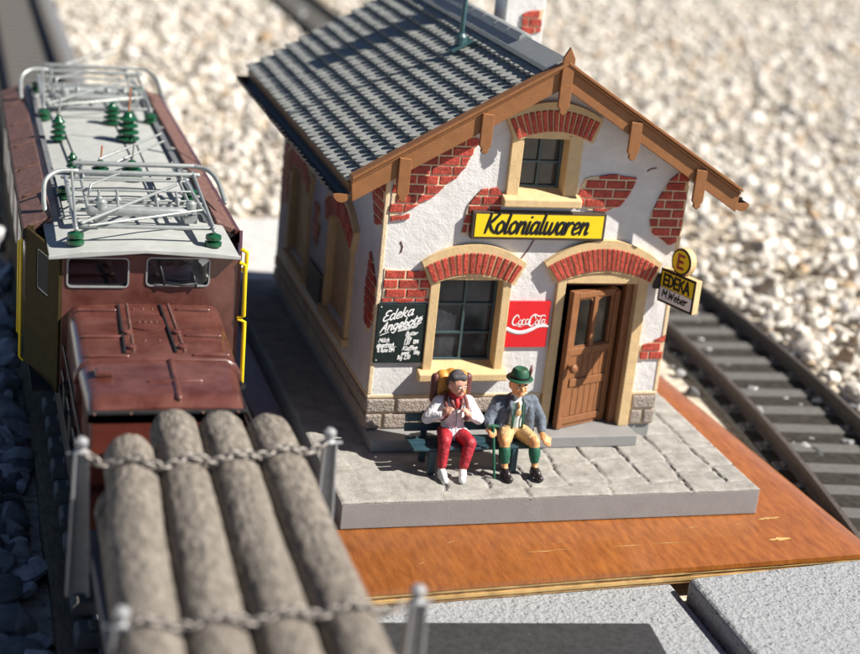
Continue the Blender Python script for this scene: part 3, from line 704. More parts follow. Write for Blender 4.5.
d.box((.02,-.03,.07),(DW-.02,.0,.19),T); d.box((.16,-.03,.72),(DW-.1,.0,.86),T); d.box((.02,-.03,1.27),(DW-.02,.0,1.40),T); d.box((0,-.028,0),(.13,0,DH),T); d.box((DW-.12,-.028,.0),(DW,0,DH-.08),T); d.box((.13,-.026,2.25),(DW-.12,0,DH-.03),T); d.box((.48,-.026,1.40),(.575,0,2.25),T)
d.build('door_rails','door',dr,bevel=.012)
d = MB()
for i in range(6):
    xa = .14+i*.131; d.box((xa,-.012,.195),(xa+.122,0,.715),T); d.box((xa,-.012,.865),(xa+.122,0,1.265),T)
d.build('door_boards','door',dr,bevel=.008)
d = MB(); d.box((.165,.03,1.41),(.475,.04,2.225),T); d.box((.58,.03,1.41),(.89,.04,2.225),T); d.build('glass','doorglass',dr)
d = MB(); Tk = T @ Matrix.Translation((.09,-.03,1.10)) @ Matrix.Rotation(PI/2,4,'X'); d.lathe([(.045,-.01),(.04,.03),(.025,.05),(.028,.07),(.07,.085),(.085,.115),(.07,.15),(.03,.165)],(0,0,0),14,Tk); d.build('handle','door',dr,smooth=True)
# side windows (boarded niches with brick bows)
Fs = lambda y,d,z: (-HW-d,y,z)
for (a,b) in ((1.5,3.3),(4.86,6.62)):
    f = MB(); f.box((-HW-.07,a,1.18),(-HW+.16,a+.16,2.80)); f.box((-HW-.07,b-.16,1.18),(-HW+.16,b,2.80)); f.box((-HW-.12,a-.05,1.05),(-HW+.1,b+.05,1.18)); fr = f.build('window','cream',house,bevel=.012)
    p = MB(); p.box((-HW+.06,a+.16,1.16),(-HW+.1,b-.16,2.86)); p.build('shutter','cream',fr)
    arched(house,a,b,2.74,3.0,a-.14,b+.14,3.02,3.36,13,.08,Fs)
# --- roof
E0, E1 = -.338, 8.42; RIDGE = 6.239; EX = 3.17
roof = MB()
for s in (-1,1):
    roof.prism([(0,RIDGE-.06),(s*EX,RIDGE-.06-.587*EX),(s*EX,RIDGE-.2-.587*EX),(0,RIDGE-.2)] if s > 0 else [(0,RIDGE-.2),(-EX,RIDGE-.2-.587*EX),(-EX,RIDGE-.06-.587*EX),(0,RIDGE-.06)],E0+.02,E1)
ro = roof.build('roof','brown',house)
cosr = 1/math.sqrt(1+.587**2); sinr = .587*cosr; SL = EX/cosr
for s in (-1,1):
    tl = MB(); NC = 12; ex = (SL-.16)/NC; pit = .238; ntile = int((E1-E0)/pit)+1
    for c in range(NC+0):
        off = (c%2)*.5*pit
        for i in range(-1,ntile+1):
            y0 = E0+i*pit+off; a = max(y0+.004,E0); b = min(y0+pit-.004,E1)
            if b-a < .03: continue
            s0 = c*ex-.02+random.uniform(-.008,.008); up_ = s0+ex*1.28
            wdt = b-a; m = (a+b)/2
            outl = [(a,up_),(a,s0+.15),]+[(m-wdt/2*math.cos(q),s0+.15-.15*math.sin(q)) for q in (.25,.5,.8,1.15,PI/2,PI-1.15,PI-.8,PI-.5,PI-.25)]+[(b,s0+.15),(b,up_)]
            j1 = random.uniform(-.006,.006); vs = []
            for lay in (0,1):
                for (yy,ss) in outl:
                    t = (ss-s0)/(ex*1.28); h = .108*(1-t)-.005+j1-(.062 if lay else 0)*(1-t*.7)
                    xx = EX-ss*cosr; zz_ = RIDGE-.06-.587*EX+ss*sinr
                    vs.append((s*(xx+h*sinr), yy, zz_+h*cosr))
            n = len(outl)
            tl.add(vs,[tuple(range(n)),tuple(range(2*n-1,n-1,-1))]+[(k,(k+1)%n,n+(k+1)%n,n+k) for k in range(n)])
    tl.build('roof_tiles','tile',ro)
rc = MB()
for s in (-1,1):
    h = .085
    rc.prism([(0,RIDGE+h+.03),(s*.27,RIDGE+h-.587*.27+.015),(s*.27,RIDGE+h-.587*.27-.06),(0,RIDGE+h-.04)],E0-.01,E1)
rc.build('ridge_flashing','ridge',ro)
rc = MB()
y = 1.5
while y < E1-.1:
    rr = [( -.13,RIDGE+.03),(-.11,RIDGE+.10),(-.06,RIDGE+.145),(0,RIDGE+.16),(.06,RIDGE+.145),(.11,RIDGE+.10),(.13,RIDGE+.03)]
    rc.prism(rr, y, min(E1,y+.63)); y += .65
rc.build('ridge_cap','ridge',ro,bevel=.015)
# barge boards and hangers
bb = MB()
for s in (-1,1):
    ex2 = EX if s < 0 else EX+.04
    z = lambda x,dz: RIDGE+dz-.587*x
    y0 = E0
    bb.prism([(0,z(0,-.02)),(s*ex2,z(ex2,-.02)),(s*(ex2-.03),z(ex2,-.31)),(0,z(0,-.33))],y0-.10,y0-.03)
    bb.prism([(0,z(0,.085)),(s*(ex2+.01),z(ex2,.085)),(s*(ex2+.01),z(ex2,.03)),(0,z(0,.03))],y0-.17,y0+.05)
    bb.prism([(0,z(0,.03)),(s*(ex2),z(ex2,.03)),(s*(ex2),z(ex2,-.02)),(0,z(0,-.02))],y0-.13,y0+.05)
bb.build('barge_board','brown',ro,bevel=.01)
for (x,zt,zb) in ((-2.385,RIDGE-.06-.587*2.385,4.09),(-1.17,RIDGE-.06-.587*1.17,4.86),(.0,RIDGE+.30,5.50),(1.24,RIDGE-.06-.587*1.24,4.83),(2.46,RIDGE-.06-.587*2.46,4.08)):
    h = MB(); w_ = .095
    top_ = [(x+w_,zt-.02),(x-w_,zt+.0)] if x else [(w_,zt-.17),(0,zt),(-w_,zt-.17)]
    h.prism([(x-w_,zb+.14),(x-w_*.55,zb+.08),(x-w_*.75,zb+.05),(x,zb),(x+w_*.75,zb+.05),(x+w_*.55,zb+.08),(x+w_,zb+.14)]+top_,E0-.155,E0-.101)
    h.build('hanger','brown',ro,bevel=.012)
# gutters
for s in (-1,1):
    gx, gz, gr = s*(EX+.12), RIDGE-.587*EX-.20, .13
    cs_ = [(gx+gr*math.cos(a),gz+gr*math.sin(a)) for a in [PI+PI*i/8 for i in range(9)]]; ci = [(gx+(gr-.02)*math.cos(a),gz+(gr-.02)*math.sin(a)) for a in [2*PI-PI*i/8 for i in range(9)]]
    gm = MB(); gm.prism(cs_+ci, E0-.02, E1-.1)
    for i in range(30): yy = E0+.2+i*.28; gm.box((gx+s*(gr-.03),yy,gz-.01),(gx+s*(gr+.015),yy+.07,gz+.022))
    go = gm.build('gutter','gutter',house,smooth='auto')
    gm = MB(); gm.prism(cs_, E0-.07, E0-.02); gm.prism(cs_, E1-.1, E1-.05); gm.build('gutter_end','brown',go)
# chimney
CX0,CX1,CY0,CY1,CZ = .62,1.36,4.35,5.0,7.75
mb = MB(); mb.box((CX0,CY0,5.2),(CX1,CY1,CZ)); mb.box((CX0-.08,CY0-.08,CZ),(CX1+.08,CY1+.08,CZ+.12)); ch = mb.build('chimney','stucco',house,bevel=.02)
patch([(CX0+.05,6.85),(CX0+.1,7.5),(CX0+.42,7.55),(CX0+.5,7.2),(CX0+.36,6.8)],'y',CY0,-1,parent=ch); patch([(CX0+.3,5.9),(CX0+.3,6.3),(CX1-.05,6.4),(CX1-.05,6.0)],'y',CY0,-1,parent=ch)
mb = MB(); mb.lathe([(.16,CZ+.12),(.13,CZ+.42),(.15,CZ+.45)],((CX0+CX1)/2,(CY0+CY1)/2,0),14); mb.build('chimney_pot','brick',ch,smooth='auto')
# aerial pole standing on the tiles
A = Vector((-.66,2.80,5.93))
mb = MB(); mb.tube([A+Vector((0,0,.06)),A+Vector((0.02,0,2.4))],.045,10); ap = mb.build('aerial_pole','teal',house,smooth='auto')
mb = MB(); Tb = Matrix.Translation(A) @ Matrix.Rotation(-math.atan(.587),4,'Y'); mb.box((-.2,-.13,-.02),(.2,.13,.03),Tb); mb.lathe([(.11,.0),(.1,.14),(.06,.2)],A+Vector((0,0,.01)),12); mb.build('pole_base','teal',ap,bevel=.01)

# ================================================================== signs on the store
sg = thing('name_sign','long yellow shop sign with black brush lettering above the window and door','sign',(0,-.05,3.44))
mb = MB(); SX0,SX1,SZ0,SZ1 = -1.115,1.115,3.43,3.88
mb.box((SX0,-.125,SZ0),(SX1,-.0,SZ1)); mb.build('sign_frame','signframe',sg,bevel=.012)
mb = MB(); mb.box((SX0+.05,-.133,SZ0+.045),(SX1-.05,-.12,SZ1-.04)); mb.build('sign_panel','yellow',sg)
mb = MB(); LW = write(MB(),'Kolonialwaren',(0,0,0),(1,0,0),(0,0,1),.27,.02,.22)
s_ = 1.72/(LW*.315/.27)
write(mb,'Kolonialwaren',(-.91,-.135,3.54),(1,0,0),(0,0,1),.315,.0235,.22,sx=s_)
mb.build('lettering','black',sg,smooth=True)

cs2 = thing('drink_sign','square red drink sign with white script and white wave beside the door','sign',(0,-.02,1.6))
mb = MB(); mb.box((-.315,-.045,1.605),(.395,-.0,2.385)); mb.build('sign_panel','red',cs2,bevel=.006)
mb = MB(); O = Vector((-.315,-.047,1.605)); W_,H_ = .71,.78
def cpts(P, rad): 
    Q = catmull([O+Vector((p[0]*W_,0,p[1]*H_)) for p in P],6); n = len(Q)
    R = [rad*(.55+.6*math.sin(PI*i/(n-1))) for i in range(n)] if not hasattr(rad,'__len__') else [rad[0]+(rad[1]-rad[0])*i/(n-1) for i in range(n)]
    ribbon(mb, Q, R, Vector((0,-1,0)), .25, .0004*(len(mb.v)%7))
cc = .0115
cpts([(.27,.64),(.23,.70),(.16,.66),(.12,.57),(.13,.51),(.18,.48),(.24,.52)],cc)            # C
cpts([(.31,.60),(.27,.56),(.27,.51),(.31,.49),(.34,.53),(.33,.59),(.31,.60)],cc*.8)           # o
cpts([(.42,.60),(.38,.61),(.35,.55),(.36,.50),(.40,.49),(.44,.53)],cc*.8)                     # c
cpts([(.51,.61),(.46,.61),(.43,.55),(.45,.50),(.49,.53),(.52,.61)],cc*.8); cpts([(.52,.61),(.50,.53),(.52,.49),(.55,.51)],cc*.8)  # a
cpts([(.53,.55),(.56,.56)],cc*.8)
cpts([(.68,.62),(.63,.70),(.56,.66),(.52,.55),(.54,.48),(.60,.47),(.66,.52)],cc)              # C
cpts([(.55,.67),(.64,.72),(.74,.68),(.86,.70),(.90,.67)],cc*.75)
cpts([(.71,.60),(.67,.56),(.67,.51),(.71,.49),(.74,.53),(.73,.59),(.71,.60)],cc*.8)           # o
cpts([(.80,.68),(.78,.60),(.76,.52),(.78,.49),(.81,.52)],cc*.8)                               # l
cpts([(.89,.60),(.85,.61),(.82,.55),(.84,.50),(.87,.53),(.90,.61)],cc*.8); cpts([(.90,.61),(.88,.53),(.90,.49),(.94,.52)],cc*.8)  # a
cpts([(.22,.48),(.3,.455),(.36,.46)],cc*.55)
cpts([(.015,.40),(.12,.355),(.25,.325),(.38,.325),(.5,.35)],(.034,.034)); cpts([(.5,.355),(.62,.40),(.72,.445),(.84,.465),(.985,.46)],(.034,.016))
mb.build('lettering','white',cs2,smooth=True)

bd = thing('chalkboard','black chalk offer board with white handwriting left of the window','chalkboard',(-2.05,-.02,1.35))
mb = MB(); mb.box((-2.47,-.05,1.35),(-1.675,-.0,2.335)); mb.build('board_panel','chalkb',bd,bevel=.006)
mb = MB(); BO = Vector((-2.47,-.052,1.35)); BW,BH = .795,.985
B_ = lambda u,v: BO+Vector((u*BW,0,v*BH))
rise = Vector((1,0,.24))
write(mb,'Edeka',B_(.10,.70),rise,(0,0,1),.155,.0125,.3,sx=1.25)
write(mb,'Angebote',B_(.07,.515),rise,(0,0,1),.15,.012,.3,sx=1.12)
def dash(a,b,r=.008): ribbon(mb,[B_(*a).lerp(B_(*b),t) for t in (0,.3,.6,1)],[r*.7,r,r,r*.6],Vector((0,-1,0)),.35)
dash((.08,.47),(.26,.53)); dash((.44,.60),(.92,.80)); 
write(mb,'Sonderpreis!!',B_(.44,.535),rise,(0,0,1),.055,.006,.3,sx=1.05)
write(mb,'Butter',B_(.60,.47),(1,0,.06),(0,0,1),.062,.0065,.3,sx=1.2); write(mb,'250g',B_(.60,.395),(1,0,.06),(0,0,1),.058,.0065,.2); write(mb,'1,20',B_(.58,.315),(1,0,.06),(0,0,1),.062,.0065,.2,sx=1.1); write(mb,'DM',B_(.78,.33),(1,0,.06),(0,0,1),.06,.009,.0)
write(mb,'Milch',B_(.06,.355),(1,0,.05),(0,0,1),.065,.0065,.3,sx=1.2); write(mb,'dauerfrisch',B_(.03,.275),(1,0,.05),(0,0,1),.06,.0065,.3,sx=.95); dash((.04,.262),(.44,.28),.005)
write(mb,'1l 0,69 DM',B_(.05,.19),(1,0,.02),(0,0,1),.066,.008,.0,sx=1.0)
write(mb,'Kaffee',B_(.56,.215),(1,0,.06),(0,0,1),.07,.0075,.3,sx=1.25); write(mb,'ganz',B_(.55,.14),(1,0,.06),(0,0,1),.06,.0065,.3); write(mb,'500g',B_(.80,.15),(1,0,.06),(0,0,1),.055,.0065,.2); write(mb,'1kg 2,50',B_(.47,.06),(1,0,.05),(0,0,1),.066,.007,.2,sx=1.0)
for u,v in ((.06,.95),(.05,.05)): mb.ball(B_(u,v),(.012,.006,.012),8,5)
mb.build('chalk_writing','white',bd,smooth=True)

es = thing('hanging_sign','small yellow and white double sided shop sign sticking out at the right corner','sign',(2.3,-.4,2.5))
eo = Vector((2.215,-.10,2.44)); eu = Vector((.33,-.944,0)); en = Vector((-.944,-.33,0)); LN, HT, TH = .80,.56,.13
def ebox(mb,u0,u1,v0,v1,n0,n1):
    vs = [eo+eu*u+en*n_+Vector((0,0,v)) for v in (v0,v1) for (u,n_) in ((u0,n0),(u1,n0),(u1,n1),(u0,n1))]
    mb.add(vs,[(3,2,1,0),(4,5,6,7),(0,1,5,4),(1,2,6,5),(2,3,7,6),(3,0,4,7)])
mb = MB(); ebox(mb,0,LN,0,HT,-TH,0); mb.build('sign_box','cream',es,bevel=.01)
mb = MB(); ebox(mb,-.002,LN-.005,.0,HT+.002,.001,.008); mb.build('face_border','black',es)
mb = MB(); ebox(mb,.035,LN-.04,HT*.47,HT-.04,.009,.014); mb.build('upper_face','yellow',es)
mb = MB(); ebox(mb,.035,LN-.04,.04,HT*.45,.009,.014); mb.build('lower_face','white',es)
mb = MB(); write(mb,'EDEKA',eo+eu*.08+en*.016+Vector((0,0,HT*.53)),eu,(0,0,1),.19,.021,0,SANS,nrm=en,spline=False,sx=1.05)
write(mb,'M.Weber',eo+eu*.09+en*.016+Vector((0,0,.10)),eu,(0,0,1),.13,.012,.1,nrm=en,sx=1.25); mb.build('lettering','black',es,smooth=True)
Te = Matrix((( eu.x,0,en.x,0),(eu.y,0,en.y,0),(0,1,0,0),(0,0,0,1)))
dc = eo+eu*.40+Vector((0,0,HT+.21))
def disc(r0,n0,n1,m,name):
    mb = MB(); mb.lathe([(r0,n0),(r0,n1)],dc,26,Te); mb.build(name,m,es,bevel=.004)
disc(.225,-TH+.005,-.002,'cream','round_box'); disc(.215,-.001,.006,'black','round_border'); disc(.185,.007,.011,'yellow','round_face')
mb = MB(); write(mb,'E',dc-eu*.085+en*.013-Vector((0,0,.11)),eu,(0,0,1),.22,.024,0,SANS,nrm=en,spline=False,sx=1.35); mb.build('emblem','brick',es,smooth=True)
mb = MB(); mb.box((2.14,-.07,2.62),(2.24,-.0,2.88)); mb.beam((2.19,-.04,2.75),eo+eu*.02-en*.06+Vector((0,0,.3)),.08,.16); mb.build('bracket','gutter',es)

ps = thing('framed_poster','dark framed picture board on the shaded side wall between the boarded windows','poster',(-2.55,3.9,1.0))
mb = MB(); mb.box((-2.56,3.42,1.02),(-2.5,4.62,1.62)); mb.build('poster_frame','gutter',ps,bevel=.01)
mb = MB(); mb.box((-2.566,3.48,1.07),(-2.557,4.56,1.57)); mb.build('picture','hair',ps)

# ================================================================== the bench and the two seated people
bn = thing('park_bench','dark blue green slatted bench in front of the store window','bench',(-1.05,-1.0,0))
BX0,BX1 = -2.08,-.02
for i,y in enumerate((-1.36,-1.18,-1.0)):
    mb = MB(); mb.box((BX0,y,.405),(BX1,y+.145,.45)); mb.build('seat_slat','benchm',bn,bevel=.01)
for z0 in (.50,.665):
    mb = MB(); T = Matrix.Translation((0,-.80,z0)) @ Matrix.Rotation(math.radians(-8),4,'X'); mb.box((BX0,0,0),(BX1,.04,.135),T); mb.build('back_slat','benchm',bn,bevel=.01)
for x in (-1.76,-.42):
    mb = MB(); mb.box((x-.05,-1.36,.0),(x+.05,-1.27,.40)); mb.build('leg','benchm',bn,bevel=.01)
    mb = MB(); mb.prism([(-.86,0),(-.78,0),(-.75,.42),(-.72,.82),(-.765,.82),(-.80,.45),(-.86,.40)],x-.05,x+.05,'x'); mb.build('leg','benchm',bn,bevel=.01)
    mb = MB(); mb.box((x-.045,-1.27,.34),(x+.045,-.8,.40)); mb.build('brace','benchm',bn)

def flesh(name, limbs, m, parent, vox=.017, smooth=5, balls=(), cutz=None):
    """limbs: lists of (point, radius); the tapering limbs grow together into one continuous surface"""
    mb = MB()
    for L in limbs:
        for i in range(len(L)-1):
            (a,ra),(b,rb) = L[i],L[i+1]; a = Vector(a); b = Vector(b)
            mb.tube([a.lerp(b,t) for t in (0,.25,.5,.75,1)],[ra+(rb-ra)*t for t in (0,.25,.5,.75,1)],12,round_end=True)
    for bl_ in balls: mb.ball(*bl_)
    o = mb.build('tmp',m)
    r = o.modifiers.new('r','REMESH'); r.mode = 'VOXEL'; r.voxel_size = vox
    sm = o.modifiers.new('s','SMOOTH'); sm.iterations = smooth; sm.factor = .5
    dg = bpy.context.evaluated_depsgraph_get(); dg.update()
    me = bpy.data.meshes.new_from_object(o.evaluated_get(dg)); me.shade_smooth()
    bpy.data.objects.remove(o)
    n = bpy.data.objects.new(name, me); COL.objects.link(n)
    if not me.materials: me.materials.append(M[m])
    n.parent = parent
    if parent is not None: n.matrix_parent_inverse = parent_world(parent).inverted()
    return n
def fingers(wrist, palm, tip_dir, side, curl, s=1.):
    """palm and five fingers; the fingers curl towards `curl`"""
    W_ = Vector(wrist); P_ = Vector(palm); t = Vector(tip_dir).normalized(); sd = Vector(side).normalized(); c = Vector(curl).normalized()
    L = [[(W_,.042*s),(P_,.05*s)],[(P_-sd*.03*s,.036*s),(P_+sd*.03*s,.036*s)]]
    for k,(off,ln) in enumerate(((-.045,.075),(-.015,.09),(.015,.085),(.045,.065))):
        a = P_+sd*off*s+t*.03*s; b = a+(t*.8+c*.5)*ln*.6*s; d = b+(t*.1+c*.95)*ln*.55*s
        L.append([(a,.018*s),(b,.0165*s),(d,.0145*s)])
    th = W_.lerp(P_,.55)-sd*.045*s
    L.append([(th,.02*s),(th-sd*.03*s+t*.05*s,.018*s),(th-sd*.005*s+t*.085*s+c*.03*s,.0155*s)])
    return L
def face(h, f, up, s, skin_m, parent, brow='hair', gl=True):
    """eyes, brows and mouth on the head: h centre, f forward, up"""
    f = Vector(f).normalized(); up = Vector(up).normalized(); r = f.cross(up).normalized(); h = Vector(h)
    for k in (-1,1):
        e = h+f*.128*s+r*k*.052*s+up*.012*s
        m1 = MB(); m1.ball(e,(.021*s,.014*s,.015*s),10,7); eo_ = m1.build('eye','white',parent,smooth=True)
        m1 = MB(); m1.ball(e+f*.011*s-up*.001,(.010*s,.008*s,.011*s),8,6); m1.build('iris','black',eo_,smooth=True)
        m1 = MB(); m1.tube([e+up*.03*s+r*.025*s+f*.004,e+up*.04*s+f*.012*s,e+up*.032*s-r*.025*s+f*.006],[.006*s,.009*s,.006*s],6); m1.build('eyebrow',brow,parent,smooth=True)
    m1 = MB(); mo = h+f*.128*s-up*.085*s
    m1.tube([mo-r*.035*s-f*.012*s,mo+f*.002*s-up*.004*s,mo+r*.035*s-f*.012*s],[.006*s,.012*s,.006*s],6); m1.build('mouth','lip',parent,smooth=True)
def headlimbs(h, f, up, s):
    f = Vector(f).normalized(); up = Vector(up).normalized(); r = f.cross(up).normalized(); h = Vector(h)
    L = [[(h+up*.05*s,.142*s),(h-up*.02*s+f*.01*s,.132*s)],[(h-up*.05*s+f*.03*s,.108*s),(h-up*.115*s+f*.05*s,.07*s)],
         [(h+f*.125*s+up*.02*s,.016*s),(h+f*.158*s-up*.035*s,.026*s)],                               # nose
         [(h+f*.10*s-up*.11*s-r*.02*s,.04*s),(h+f*.10*s-up*.11*s+r*.02*s,.04*s)]]                     # chin
    for k in (-1,1):
        L.append([(h+r*k*.137*s+up*.02*s-f*.01*s,.026*s),(h+r*k*.142*s-up*.035*s-f*.005*s,.018*s)])   # ears
        L.append([(h+f*.095*s+r*k*.06*s-up*.03*s,.036*s),(h+f*.085*s+r*k*.07*s-up*.06*s,.03*s)])      # cheeks
    return L
# --- the man with the rucksack
p1 = thing('person','seated person in white jacket and red trousers holding rucksack straps','person',(-1.38,-1.05,.44))
H = Vector((-1.365,-.985,1.355)); f1 = Vector((.42,-1,-.16))
shL,shR = Vector((-1.595,-.90,1.03)),Vector((-1.135,-.90,1.03)); elL,elR = Vector((-1.80,-1.0,.80)),Vector((-.965,-1.02,.78)); wrL,wrR = Vector((-1.60,-1.17,.93)),Vector((-1.17,-1.18,.91)); hdL,hdR = Vector((-1.545,-1.20,.985)),Vector((-1.235,-1.21,.965))
hpL,hpR = Vector((-1.47,-.96,.55)),Vector((-1.26,-.96,.55)); knL,knR = Vector((-1.60,-1.36,.575)),Vector((-1.20,-1.40,.545)); anL,anR = Vector((-1.63,-1.46,.15)),Vector((-1.30,-1.50,.15)); toL,toR = Vector((-1.63,-1.68,.055)),Vector((-1.36,-1.70,.055))
body = [[((-1.365,-.95,.55),.155),((-1.365,-.93,.80),.15),((-1.365,-.92,.98),.17)],[((-1.365,-.925,1.05),.085),((-1.365,-.955,1.24),.078)],[(shL,.085),(shR,.085)],
  [(shL,.08),(elL,.062)],[(elL,.06),(wrL,.042)],[(shR,.08),(elR,.062)],[(elR,.06),(wrR,.042)],
  [(hpL,.11),(knL,.085)],[(knL,.08),(anL,.048)],[(hpR,.11),(knR,.085)],[(knR,.08),(anR,.048)],[(anL,.048),(toL,.04)],[(anR,.048),(toR,.04)]]
body += headlimbs(H,f1,(0,-.05,1),1.02)
body += fingers(wrL,hdL,(.25,-.1,.9),(.5,-.8,0),(.6,.2,-.2))+fingers(wrR,hdR,(-.25,-.1,.9),(-.5,-.8,0),(-.6,.2,-.2))
flesh('body',body,'skin',p1,.0125,3)
face(H,f1,(0,-.05,1),1.02,'skin',p1)
jk = [[((-1.365,-.95,.57),.19),((-1.365,-.94,.78),.18),((-1.365,-.925,.98),.19)],[(shL,.11),(shR,.11)],[(shL,.105),(elL,.092)],[(elL,.09),(elL.lerp(wrL,.85),.068)],[(shR,.105),(elR,.092)],[(elR,.09),(elR.lerp(wrR,.85),.068)],
  [((-1.48,-1.02,.56),.13),((-1.53,-1.14,.56),.12)],[((-1.25,-1.02,.56),.13),((-1.22,-1.14,.545),.12)]]
jko = flesh('jacket',jk,'coatw',p1,.016,4)
mb = MB(); mb.tube([(-1.372,-1.13,1.02),(-1.368,-1.135,.85),(-1.368,-1.165,.62)],[.007]*3,6); mb.build('zip','stake',jko)
mb = MB()
for s in (-1,1): mb.tube([(-1.365+s*.10,-.98,1.17),(-1.365+s*.085,-1.085,1.10),(-1.365+s*.03,-1.135,.99)],[.02,.034,.016],8,squash=(1,.6,1))
mb.build('collar','strap',jko,smooth=True)
flesh('trousers',[[(hpL,.135),(knL,.108)],[(knL,.104),(knL.lerp(anL,.86),.075)],[(hpR,.135),(knR,.108)],[(knR,.104),(knR.lerp(anR,.86),.075)],[((-1.47,-.95,.55),.13),((-1.26,-.95,.55),.13)]],'trred',p1,.016,4)
for a,t in ((anL,toL),(anR,toR)):
    flesh('shoe',[[(a+Vector((0,.03,-.085)),.06),(t,.055)],[(a+Vector((0,.0,-.02)),.062),(a.lerp(t,.55),.06)]],'white',p1,.014,3)
hair = MB(); hair_l = [[(H+Vector((-.005,.025,.095)),.142),(H+Vector((-.02,.06,.0)),.135)],[(H+Vector((-.07,-.05,.13)),.075),(H+Vector((.06,-.07,.135)),.07)],[(H+Vector((-.12,.01,.03)),.04),(H+Vector((-.125,.0,-.02)),.03)],[(H+Vector((.115,.05,.03)),.04),(H+Vector((.12,.05,-.02)),.03)]]
flesh('hair',hair_l,'hair',p1,.014,2)
mb = MB(); mb.lathe([(.09,-.035),(.115,-.01),(.105,.03),(.08,.045)],(-1.365,-.965,1.165),16); mb.tube([(-1.37,-1.06,1.16),(-1.37,-1.10,1.09),(-1.37,-1.125,1.0)],[.03,.042,.02],8,squash=(1,.6,1)); mb.build('neckerchief','scarf',p1,smooth=True)
rs = thing('rucksack','ochre rucksack with dark red sides worn on the back of the person in red trousers','rucksack',(-1.365,-.72,.85))
flesh('pack',[[((-1.52,-.70,.95),.12),((-1.52,-.69,1.36),.12)],[((-1.22,-.70,.95),.12),((-1.22,-.69,1.36),.12)],[((-1.37,-.69,.95),.14),((-1.37,-.68,1.36),.14)],[((-1.5,-.70,1.18),.13),((-1.24,-.70,1.18),.13)]],'packm',rs,.018,3)
for s in (-1,1):
    flesh('side_pocket',[[((-1.37+s*.26,-.71,1.0),.075),((-1.37+s*.26,-.70,1.36),.075)]],'strap',rs,.016,2)
for sh,hd,s in ((shL,hdL,-1),(shR,hdR,1)):
    mb = MB(); mb.tube(catmull([sh+Vector((-s*.10,.16,.10)),sh+Vector((-s*.09,-.0,.135)),sh+Vector((-s*.06,-.13,.04)),hd+Vector((0,-.02,-.02)),hd+Vector((s*.04,.10,-.16)),hd+Vector((s*.1,.28,-.2))],5),.024,8,squash=(1.3,.7,1)); mb.build('shoulder_strap','strap',rs,smooth=True)
# --- the man with the hat
p2 = thing('person','seated person in blue grey coat, tan shorts and green socks, holding a cane','person',(-.37,-1.05,.44))
H = Vector((-.355,-.985,1.345)); f2 = Vector((.10,-1,-.12))
shL,shR = Vector((-.63,-.90,1.02)),Vector((-.075,-.90,1.02)); elL,elR = Vector((-.79,-.99,.76)),Vector((.09,-.98,.73)); wrL,wrR = Vector((-.84,-1.22,.735)),Vector((.06,-1.16,.575)); hdL,hdR = Vector((-.845,-1.32,.735)),Vector((.075,-1.27,.545))
hpL,hpR = Vector((-.47,-.96,.55)),Vector((-.25,-.96,.55)); knL,knR = Vector((-.635,-1.40,.565)),Vector((-.15,-1.42,.555)); anL,anR = Vector((-.62,-1.49,.155)),Vector((-.125,-1.49,.155)); toL,toR = Vector((-.60,-1.72,.055)),Vector((-.10,-1.72,.055))
body = [[((-.36,-.95,.55),.16),((-.36,-.93,.8),.155),((-.36,-.92,.98),.175)],[((-.36,-.925,1.05),.085),((-.357,-.955,1.23),.08)],[(shL,.085),(shR,.085)],
  [(shL,.08),(elL,.064)],[(elL,.062),(wrL,.044)],[(shR,.08),(elR,.064)],[(elR,.062),(wrR,.044)],
  [(hpL,.115),(knL,.09)],[(knL,.088),(knL.lerp(anL,.45),.078),(anL,.05)],[(hpR,.115),(knR,.09)],[(knR,.088),(knR.lerp(anR,.45),.078),(anR,.05)],[(anL,.05),(toL,.04)],[(anR,.05),(toR,.04)]]
body += headlimbs(H,f2,(0,-.04,1),1.05)
body += fingers(wrL,hdL,(0,-.8,-.1),(1,0,0),(0,-.2,-1),1.12)+fingers(wrR,hdR,(.25,-.9,-.15),(-1,0,.1),(0,-.3,-1),1.12)
flesh('body',body,'skin2',p2,.0125,3)
face(H,f2,(0,-.04,1),1.05,'skin2',p2)
co = flesh('coat',[[((-.36,-.90,.60),.185),((-.36,-.91,.8),.19),((-.36,-.905,.98),.195)],[(shL,.115),(shR,.115)],[(shL,.11),(elL,.094)],[(elL,.092),(elL.lerp(wrL,.82),.072)],[(shR,.11),(elR,.094)],[(elR,.092),(elR.lerp(wrR,.82),.072)],
  [((-.56,-.98,.95),.09),((-.60,-1.0,.58),.085)],[((-.15,-.98,.95),.09),((-.10,-1.0,.56),.085)]],'coatb',p2,.016,4)
sh_ = flesh('shirt',[[((-.36,-.99,.62),.135),((-.36,-1.0,.85),.13),((-.36,-.985,1.0),.13)],[((-.36,-.97,1.06),.09),((-.36,-.965,1.14),.09)]],'shirt',p2,.016,3)
mb = MB()
for s in (-1,1): mb.tube([(-.36+s*.085,-1.10,1.06),(-.36+s*.08,-1.14,.85),(-.36+s*.085,-1.13,.64)],[.014]*3,6,squash=(1.5,.6,1))
mb.build('braces','gsock',sh_,smooth=True)
mb = MB(); mb.ball((-.365,-1.145,.93),(.05,.02,.06),12,8); mb.tube([(-.36,-1.10,1.10),(-.365,-1.135,1.0)],[.02,.03],8); mb.build('brooch','tan',sh_,smooth=True)
for s in (-1,1):
    mb = MB(); mb.tube([(-.36+s*.07,-.99,1.16),(-.36+s*.13,-1.10,1.04),(-.36+s*.10,-1.14,.86)],[.02,.045,.015],8,squash=(1,.5,1)); mb.build('lapel','coatb',co,smooth=True)
flesh('shorts',[[(hpL,.145),(hpL.lerp(knL,.80),.118)],[(hpR,.145),(hpR.lerp(knR,.80),.118)],[((-.46,-.94,.56),.14),((-.26,-.94,.56),.14)],[((-.36,-1.0,.6),.13),((-.36,-1.0,.68),.125)]],'tan',p2,.016,4)
